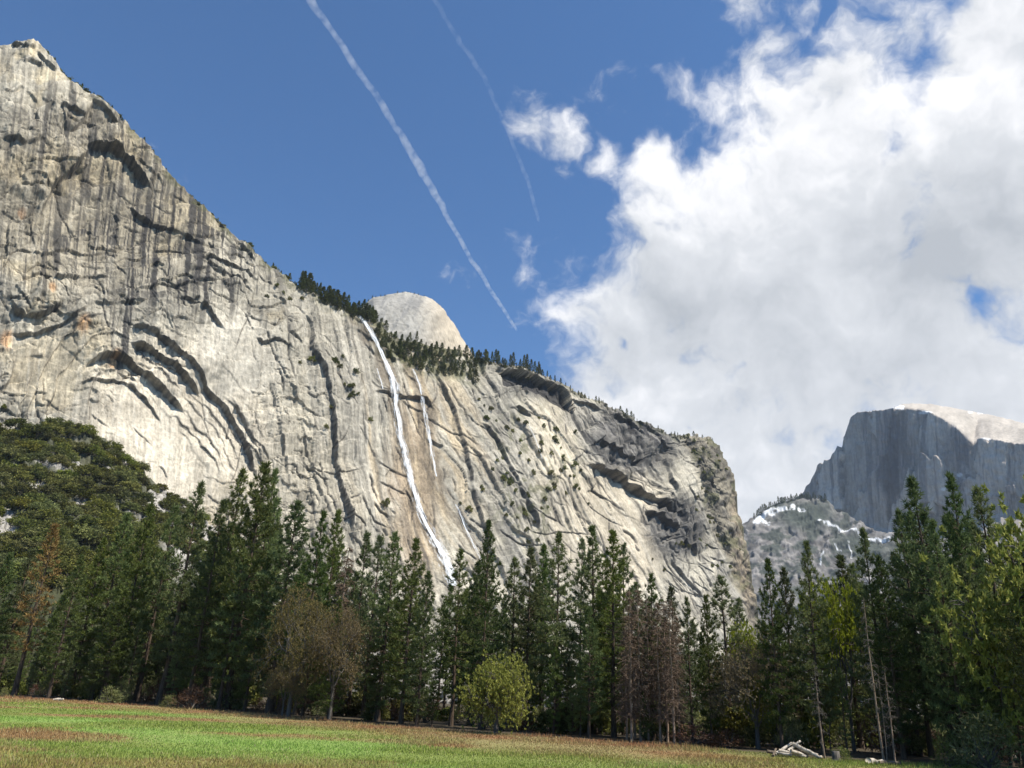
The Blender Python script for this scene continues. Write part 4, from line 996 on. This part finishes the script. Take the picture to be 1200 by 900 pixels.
# bushes on ledges of the wall
LB = [(395, 432), (388, 430), (399, 455), (404, 458), (408, 459), (414, 439), (408, 468), (415, 466), (405, 470), (432, 493), (398, 421), (362, 425), (348, 428), (381, 502), (385, 480), (384, 430), (454, 590), (449, 592),
      (590, 505), (597, 508), (605, 520), (560, 470), (566, 476), (575, 480), (586, 560), (592, 570), (598, 580), (575, 545), (570, 555), (612, 545), (618, 560), (655, 542), (652, 555), (668, 548), (670, 560), (677, 575), (640, 560),
      (645, 575), (632, 590), (610, 600), (622, 615), (600, 610), (615, 622), (628, 600), (660, 580), (690, 590), (732, 637), (810, 545), (815, 560), (822, 580), (812, 600), (830, 610), (838, 630), (826, 640), (845, 660), (850, 640),
      (806, 530), (818, 530), (808, 520), (825, 522), (835, 545), (795, 640), (786, 640), (765, 655), (780, 668), (540, 590), (548, 600), (560, 575), (20, 492), (6, 475), (310, 350), (338, 352), (330, 345), (352, 352), (322, 338)]
for k in range(70):
    LB.append((rr.uniform(560, 680), rr.uniform(490, 640)) if k < 42 else (rr.uniform(803, 868), rr.uniform(530, 720)))
for x, y in LB:
    if y < float(np.interp(x, SKX, SKYY)) + 3: continue
    p = CL(x, y)
    plant('ledge_bush', rr.choice(LEDGE), (p[0] + N3[0], p[1] + N3[1], p[2] - 1.2), rr.uniform(3.0, 7.0), 'small dark bush clinging to a crack in the granite wall', 'bush', 'bushes on the granite wall', rr.uniform(.7, 1.1), 'foliage', 'stems')
x = 40.0
while x < 350:
    top = float(np.interp(x, SKX, SKYY))
    if rr.random() < .55:
        p = CL(x, top + rr.uniform(0, 4)); plant('rim_bush', rr.choice(LEDGE), (p[0], p[1], p[2] - 1.0), rr.uniform(2.5, 5.5), 'low bush on the bare upper rim of the cliff', 'bush', 'bushes along the upper rim', rr.uniform(.9, 1.6), 'foliage', 'stems')
    x += rr.uniform(3, 7)

# ------------------------------------------------------------------ waterfalls
m, nt, b = new_mat('falling water')
uvn = node(nt, 'ShaderNodeUVMap'); mp = node(nt, 'ShaderNodeMapping'); mp.inputs['Scale'].default_value = (5, 3.2, 1); nt.links.new(uvn.outputs[0], mp.inputs[0])
n = node(nt, 'ShaderNodeTexNoise', Scale=1.0, Detail=6.0, Roughness=0.7); nt.links.new(mp.outputs[0], n.inputs['Vector'])
sx = node(nt, 'ShaderNodeSeparateXYZ'); nt.links.new(uvn.outputs[0], sx.inputs[0])
ed = math_n(nt, 'SUBTRACT', 1.0, math_n(nt, 'ABSOLUTE', math_n(nt, 'MULTIPLY_ADD', sx.outputs[0], 2.0, -1.0)))
al = math_n(nt, 'ADD', math_n(nt, 'MULTIPLY', ed, 1.15), math_n(nt, 'MULTIPLY_ADD', n.outputs[0], 4.0, -2.35))
cl = node(nt, 'ShaderNodeClamp'); nt.links.new(al, cl.inputs[0])
nt.links.new(cl.outputs[0], b.inputs['Alpha']); b.inputs['Base Color'].default_value = (.84, .87, .9, 1); b.inputs['Roughness'].default_value = .6
MAT['water'] = m
m2 = m.copy(); m2.name = 'thin falling water'
for nd in m2.node_tree.nodes:
    if nd.type == 'MATH' and nd.operation == 'MULTIPLY_ADD' and abs(nd.inputs[2].default_value + 2.35) < .01: nd.inputs[2].default_value = -2.6
MAT['water_thin'] = m2
def fall(pts, widths, label, lift=2.2):
    P = np.array(pts, float); L = np.concatenate([[0], np.cumsum(np.hypot(*np.diff(P, axis=0).T))]); n = max(8, int(L[-1] / 2.5))
    s = np.linspace(0, L[-1], n); x = np.interp(s, L, P[:, 0]); y = np.interp(s, L, P[:, 1]); w = np.interp(s, L, widths)
    x = x + 1.1 * vnoise(s / 14, s * 0, 1)
    V = []; UV = []
    for i in range(n):
        for j, c in enumerate(np.linspace(-1, 1, 7)):
            p = CL(x[i] + c * w[i] / 2, y[i]); V.append(p + N3 * (lift + .5 * (1 - c * c))); UV.append(((c + 1) / 2, s[i] / 60.0))
    V = np.array(V).reshape(n, 7, 3); Vp = np.concatenate([np.repeat(V[:1], 4, 0), V, np.repeat(V[-1:], 4, 0)]); V = sum(Vp[i:i + n] for i in range(9)) / 9; V = V.reshape(-1, 3)
    idx = np.arange(n * 7).reshape(n, 7)
    q = np.stack([idx[:-1, :-1], idx[1:, :-1], idx[1:, 1:], idx[:-1, 1:]], -1).reshape(-1, 4)
    o = link('waterfall', mesh_np('waterfall', np.array(V), q, MAT['water' if max(widths) > 15 else 'water_thin'], None, np.array(UV), smooth=True))
    tag(o, label, 'waterfall', 'waterfalls on the granite wall')
fall([(417, 361), (424, 374), (432, 386), (442, 402), (450, 420), (456, 440), (461, 458), (465, 485), (471, 515), (479, 545), (488, 578), (497, 605), (508, 635), (518, 660), (526, 692)], [5, 8, 9, 9, 10, 12, 14, 12, 12, 12, 14, 15, 19, 25, 26], 'main white waterfall dropping the whole height of the wall')
fall([(483, 430), (488, 442), (494, 458), (497, 470), (501, 490), (505, 515), (510, 540), (514, 560)], [4, 6, 7, 9, 9, 8, 7, 5], 'shorter thin waterfall on the wall beside the main fall')
fall([(533, 588), (541, 602), (546, 620), (553, 642), (562, 664)], [4, 5, 6, 6, 5], 'faint white trickle low on the wall past the main fall')
fall([(440, 430), (444, 450), (447, 462)], [3, 4, 3], 'very short trickle just above the ledge beside the main fall')
fall([(611, 503), (617, 514), (624, 528), (631, 545)], [2, 3, 3, 2], 'small white trickle on the tilted slab under the dark overhang')

# ------------------------------------------------------------------ logs and stump
def log_mesh(name, L, r, seed, mat, sides=10):
    g_ = np.random.default_rng(seed); t = Tubes(); n = 7
    xx = np.linspace(-L / 2, L / 2, n); pts = np.column_stack([xx, g_.normal(0, r * .18, n), g_.normal(0, r * .18, n)])
    t.add(pts, r * (1 + g_.normal(0, .07, n)) * np.linspace(1.1, .85, n), sides, cap=True)
    return t.mesh(name, MAT[mat])
lc = on_ground(933.0, 887.0)
ax_r = np.array([1.0, 0.02, 0]); 
LOGS = [ # x along the heap, depth, height, length, radius, yaw, pitch, wood, label
    (-1.35, .2, .16, 1.9, .14, 10, 4, 'logdark', 'dark weathered log at the low end of the heap'),
    (-.75, .5, .42, 2.0, .13, 25, -24, 'logwood', 'pale log tilted up at the back of the heap'),
    (-.2, -.2, .18, 2.1, .15, -12, 10, 'logwood', 'pale log lying low across the front of the heap'),
    (.3, -.5, .2, 1.7, .14, 24, 12, 'logwood', 'short bleached log sloping forward out of the heap'),
    (.95, -.2, .46, 2.0, .17, -30, 22, 'logwood', 'thickest bleached log sloping off the high side of the heap'),
    (1.5, -.55, .22, 1.4, .15, -42, 16, 'logwood', 'white log end poking lowest at the snag side of the heap'),
    (.2, .4, .62, 1.7, .12, 30, -26, 'logwood', 'bleached log topping the heap, pointing up'),
    (.55, .6, .3, 1.8, .17, 5, 0, 'logdark', 'dark log buried in the middle of the heap'),
    (-1.0, -.3, .14, 1.2, .11, -35, 6, 'logwood', 'small pale log at the meadow side of the heap'),
    (-1.75, .0, .2, 1.3, .10, 60, -20, 'logdark', 'short dark branch leaning at the low end of the heap'),
]
for i, (dx, dy, z, L, r, yaw, pit, mt, lab) in enumerate(LOGS):
    o = link('log', log_mesh('log', L * .95, r * .85, 90 + i, mt)); o.location = (lc[0] + dx * .85, lc[1] + dy * .8 + .4, z * 1.15); o.rotation_euler = (0, R_(pit), R_(yaw))
    tag(o, lab, 'log', 'logs heaped at the meadow edge')
def stump(name, r, h, seed):
    g_ = np.random.default_rng(seed); t = Tubes(); zz = np.array([-.1, .05, .2, h]); t.add(np.column_stack([zz * .02, zz * 0, zz]), np.array([r * 1.35, r * 1.2, r * 1.02, r]), 14, cap=True)
    return t.mesh(name, MAT['bark_grey'])
p = on_ground(980.0, 891.0); o = link('tree_stump', stump('tree_stump', .26, .62, 3)); o.location = (p[0], p[1], 0); tag(o, 'grey sawn tree stump on the grass beside the log heap', 'stump')
for k, (x, L, r, yaw, mt, lab) in enumerate([(1021, .8, .2, 40, 'logwood', 'short cut log showing its pale sawn end past the stump'), (1031, 1.1, .17, -8, 'logwood', 'pale split log lying past the stump'), (1043, 1.5, .15, -4, 'logdark', 'brown log lying end to end with the pale split log')]):
    p = on_ground(float(x), float(np.interp(x, *zip(*TL))) + 2.5); o = link('log', log_mesh('log', L, r, 120 + k, mt)); o.location = (p[0], p[1], r * .9); o.rotation_euler = (0, 0, R_(yaw)); tag(o, lab, 'log')
for k, (x, y, L, r, yaw, lab) in enumerate([(66, 822.0, .9, .16, 20, 'white bleached log scrap in the grass below the rusty pine'), (71, 822.5, .8, .14, -25, 'second white log scrap touching the first below the rusty pine')]):
    p = on_ground(float(x), y); o = link('log', log_mesh('log', L, r, 130 + k, 'logwood')); o.location = (p[0], p[1], .3); o.rotation_euler = (0, R_(-12), R_(yaw)); tag(o, lab, 'log')

# ------------------------------------------------------------------ contrails: long thin bodies of ice cloud, 9 km up
def contrail(pts, widths, dens, label, seed):
    P = []
    for x, y in pts:
        d = ray(float(x), float(y)); P.append(EYE + d * (9000.0 / d[2]))
    P = np.array(P); W = np.array(widths, float)
    n = 240; t = np.linspace(0, 1, n); k = np.linspace(0, 1, len(P))
    C = np.column_stack([np.interp(t, k, P[:, i]) for i in range(3)]); w = np.interp(t, k, W)
    dist = np.linalg.norm(C - EYE, axis=1); r = .5 * w / F * dist
    g_ = np.random.default_rng(seed)
    j = fbm(t * 26, t * 0 + seed, 4, 2); r = .72 * r * (1 + .3 * j)
    C[:, 0] += r * .7 * fbm(t * 18, t * 0 + 7 + seed, 3, 1); C[:, 1] += r * .8 * fbm(t * 22, t * 0 + 3, 3, 4)
    r[0] *= .1; r[-1] *= .1
    tb = Tubes(); tb.add(C, np.maximum(r, 2), 12, cap=True)
    m = bpy.data.materials.new('ice cloud'); m.use_nodes = True; nt = m.node_tree; nt.nodes.remove(nt.nodes['Principled BSDF'])
    v = node(nt, 'ShaderNodeVolumeScatter', Density=dens); v.inputs['Color'].default_value = (1, 1, 1, 1); v.inputs['Anisotropy'].default_value = .2
    g = node(nt, 'ShaderNodeNewGeometry'); nz = node(nt, 'ShaderNodeTexNoise', Scale=.006, Detail=3.0, Roughness=.6); nt.links.new(g.outputs['Position'], nz.inputs['Vector'])
    mr = node(nt, 'ShaderNodeMapRange'); mr.inputs['From Min'].default_value = .34; mr.inputs['From Max'].default_value = .75; mr.inputs['To Max'].default_value = dens; nt.links.new(nz.outputs[0], mr.inputs['Value'])
    nt.links.new(mr.outputs[0], v.inputs['Density']); m.cycles.volume_step_rate = .012
    nt.links.new(v.outputs[0], nt.nodes['Material Output'].inputs['Volume'])
    o = link('contrail', tb.mesh('contrail', m)); tag(o, label, 'contrail', 'contrails in the blue sky')
contrail([(340, -40), (365, 0), (402, 55), (440, 112), (468, 155), (490, 195), (512, 232), (532, 266), (552, 303), (572, 335), (590, 362), (606, 388)], [12, 12, 10, 9, 11, 14, 11, 9, 8, 8, 7, 4], .0038, 'long bright white contrail slanting from the top of the sky to the cloud bank', 3)
contrail([(495, -40), (510, 0), (528, 32), (548, 62), (568, 92), (582, 122), (600, 165), (618, 210), (632, 260)], [8, 8, 8, 8, 8, 7, 7, 7, 6], .0012, 'short faint contrail beside the small lone cloud', 9)

# ------------------------------------------------------------------ air
def haze():
    x0, x1, y0, y1, z0, z1 = -9100, 9100, -2100, 9100, -1.5, 1850
    V = [(x, y, z) for z in (z0, z1) for y in (y0, y1) for x in (x0, x1)]
    Fc = [(0, 2, 3, 1), (4, 5, 7, 6), (0, 1, 5, 4), (2, 6, 7, 3), (0, 4, 6, 2), (1, 3, 7, 5)]
    m = bpy.data.materials.new('air'); m.use_nodes = True; nt = m.node_tree; nt.nodes.remove(nt.nodes['Principled BSDF'])
    v = node(nt, 'ShaderNodeVolumePrincipled', Density=2.6e-5); v.inputs['Color'].default_value = (.72, .84, 1, 1)
    nt.links.new(v.outputs[0], nt.nodes['Material Output'].inputs['Volume'])
    o = link('haze', mesh_np('haze', V, Fc, m)); tag(o, 'thin pale blue valley haze over the far mountains', 'haze', kind='stuff')
haze()

# ------------------------------------------------------------------ sky, clouds, sun
SUN_AZ = R_(112); SUN_EL = R_(58)          # azimuth clockwise from +Y
sd = np.array([math.sin(SUN_AZ) * math.cos(SUN_EL), math.cos(SUN_AZ) * math.cos(SUN_EL), math.sin(SUN_EL)])
sl = bpy.data.lights.new('sun', 'SUN'); sl.energy = 5.0; sl.angle = R_(.53); sl.color = (1, .945, .845)
so = bpy.data.objects.new('sun', sl); COL.objects.link(so); so.rotation_euler = Vector(sd).to_track_quat('Z', 'Y').to_euler()
w = bpy.data.worlds.new('World'); scene.world = w; w.use_nodes = True; nt = w.node_tree
bg = nt.nodes['Background']
sky = node(nt, 'ShaderNodeTexSky', sky_type='NISHITA', sun_disc=False, sun_elevation=SUN_EL, sun_rotation=SUN_AZ, altitude=1200.0, air_density=1.0, dust_density=1.6, ozone_density=2.0)
tc = node(nt, 'ShaderNodeTexCoord'); Dv = tc.outputs['Generated']
def vmath(op, a, b=None, s=None):
    n = nt.nodes.new('ShaderNodeVectorMath'); n.operation = op
    for i, v in enumerate((a, b)):
        if v is None: continue
        if isinstance(v, bpy.types.NodeSocket): nt.links.new(v, n.inputs[i])
        else: n.inputs[i].default_value = v
    if s is not None: n.inputs['Scale'].default_value = s
    return n.outputs['Value'] if op in ('LENGTH', 'DOT_PRODUCT', 'DISTANCE') else n.outputs[0]
def wnoise(vec, scale, det, rough, lac=2.0):
    n = node(nt, 'ShaderNodeTexNoise', Scale=scale, Detail=det, Roughness=rough, Lacunarity=lac); nt.links.new(vec, n.inputs['Vector']); return n
def blobs(items):
    out = None
    for x, y, r, amt in items:
        d = ray(float(x), float(y)); D = vmath('DISTANCE', Dw, tuple(d))
        v = math_n(nt, 'MULTIPLY', math_n(nt, 'SUBTRACT', 1.0, math_n(nt, 'DIVIDE', D, r / F)), amt)
        out = v if out is None else math_n(nt, 'MAXIMUM', out, v)
    return out
warp = wnoise(Dv, 7.0, 4.0, .6)
Dw = vmath('ADD', Dv, vmath('SCALE', vmath('SUBTRACT', warp.outputs['Color'], (.5, .5, .5)), s=.10))
n1 = wnoise(Dw, 9.0, 9.0, .58)
big = blobs([(1010, 330, 330, 1.5), (1205, 130, 170, 1.5), (1145, 30, 75, 1.0), (985, 225, 108, 1.1), (830, 240, 125, 1.1), (770, 190, 55, .7), (700, 360, 100, .95), (770, 330, 120, 1.1), (660, 380, 62, .7), (800, 470, 190, 1.3), (900, 560, 190, 1.3),
              (1250, 560, 330, 1.4), (1000, 470, 260, 1.5), (1400, 200, 300, 1.5), (1350, 900, 500, 1.5), (870, 150, 60, .5)])
small = blobs([(655, 178, 56, .55), (622, 158, 42, .50), (694, 192, 42, .50), (715, 126, 22, .16), (870, 8, 58, .38), (950, 10, 60, .36), (980, 40, 40, .2), (642, 275, 34, .2), (525, 305, 22, .1), (180, 145, 18, .06), (735, 165, 40, .2), (930, 90, 50, .2), (840, 100, 40, .16), (580, 185, 20, .1)])
hole = blobs([(1166, 362, 19, .33), (725, 395, 14, .42)])
base = math_n(nt, 'MAXIMUM', math_n(nt, 'MINIMUM', big, .75), small)
dens = math_n(nt, 'ADD', base, math_n(nt, 'MULTIPLY_ADD', n1.outputs['Fac'], 2.3, -1.28))
dens = math_n(nt, 'SUBTRACT', dens, math_n(nt, 'MULTIPLY', math_n(nt, 'MAXIMUM', hole, 0.0), 1.3))
mr = node(nt, 'ShaderNodeMapRange', interpolation_type='SMOOTHSTEP'); mr.inputs['From Min'].default_value = .02; mr.inputs['From Max'].default_value = .52; nt.links.new(dens, mr.inputs['Value'])
alpha = mr.outputs[0]
# billows lit from the sun's side
offv = tuple(sd * .022)
n1b = wnoise(vmath('ADD', Dw, offv), 9.0, 5.0, .55)
lit = math_n(nt, 'MULTIPLY', math_n(nt, 'SUBTRACT', n1.outputs['Fac'], n1b.outputs['Fac']), 1.5)
n3 = wnoise(Dw, 4.2, 5.0, .55)
grey = blobs([(800, 370, 120, .8), (740, 390, 80, .6), (900, 400, 130, .7), (1120, 300, 150, .9), (1180, 260, 120, .9), (1060, 330, 110, .6), (1000, 430, 120, .45), (860, 470, 90, .4), (1150, 420, 120, .45)])
grey = math_n(nt, 'MAXIMUM', grey, 0.0)
sh = math_n(nt, 'ADD', math_n(nt, 'MULTIPLY', grey, .98), math_n(nt, 'MULTIPLY_ADD', n3.outputs['Fac'], 1.6, -.62))
sh = math_n(nt, 'SUBTRACT', sh, lit)
shc = node(nt, 'ShaderNodeClamp'); nt.links.new(sh, shc.inputs[0])
cloud = ramp(nt, shc.outputs[0], [(0.0, (.70, .70, .715)), (.35, (.52, .535, .56)), (1.0, (.345, .365, .395))])
skym = mixc(nt, 1.0, sky.outputs[0], (.50, .80, 1.04), 'MULTIPLY')
col = mixc(nt, alpha, skym, vmath('SCALE', cloud, s=10.0))
nt.links.new(col, bg.inputs['Color']); bg.inputs['Strength'].default_value = 0.1

# ------------------------------------------------------------------ picture settings
vs = scene.view_settings; vs.view_transform = 'Standard'; vs.look = 'None'; vs.gamma = 1.0; vs.exposure = .6; vs.use_curve_mapping = False
cy = scene.cycles
cy.use_denoising = True
try: cy.denoiser = 'OPENIMAGEDENOISE'
except Exception: pass
cy.max_bounces = 5; cy.diffuse_bounces = 3; cy.transparent_max_bounces = 8; cy.volume_bounces = 0; cy.transmission_bounces = 2; cy.glossy_bounces = 1
cy.sample_clamp_indirect = 3.0; cy.use_adaptive_sampling = True; cy.adaptive_threshold = .01
cy.caustics_reflective = False; cy.caustics_refractive = False
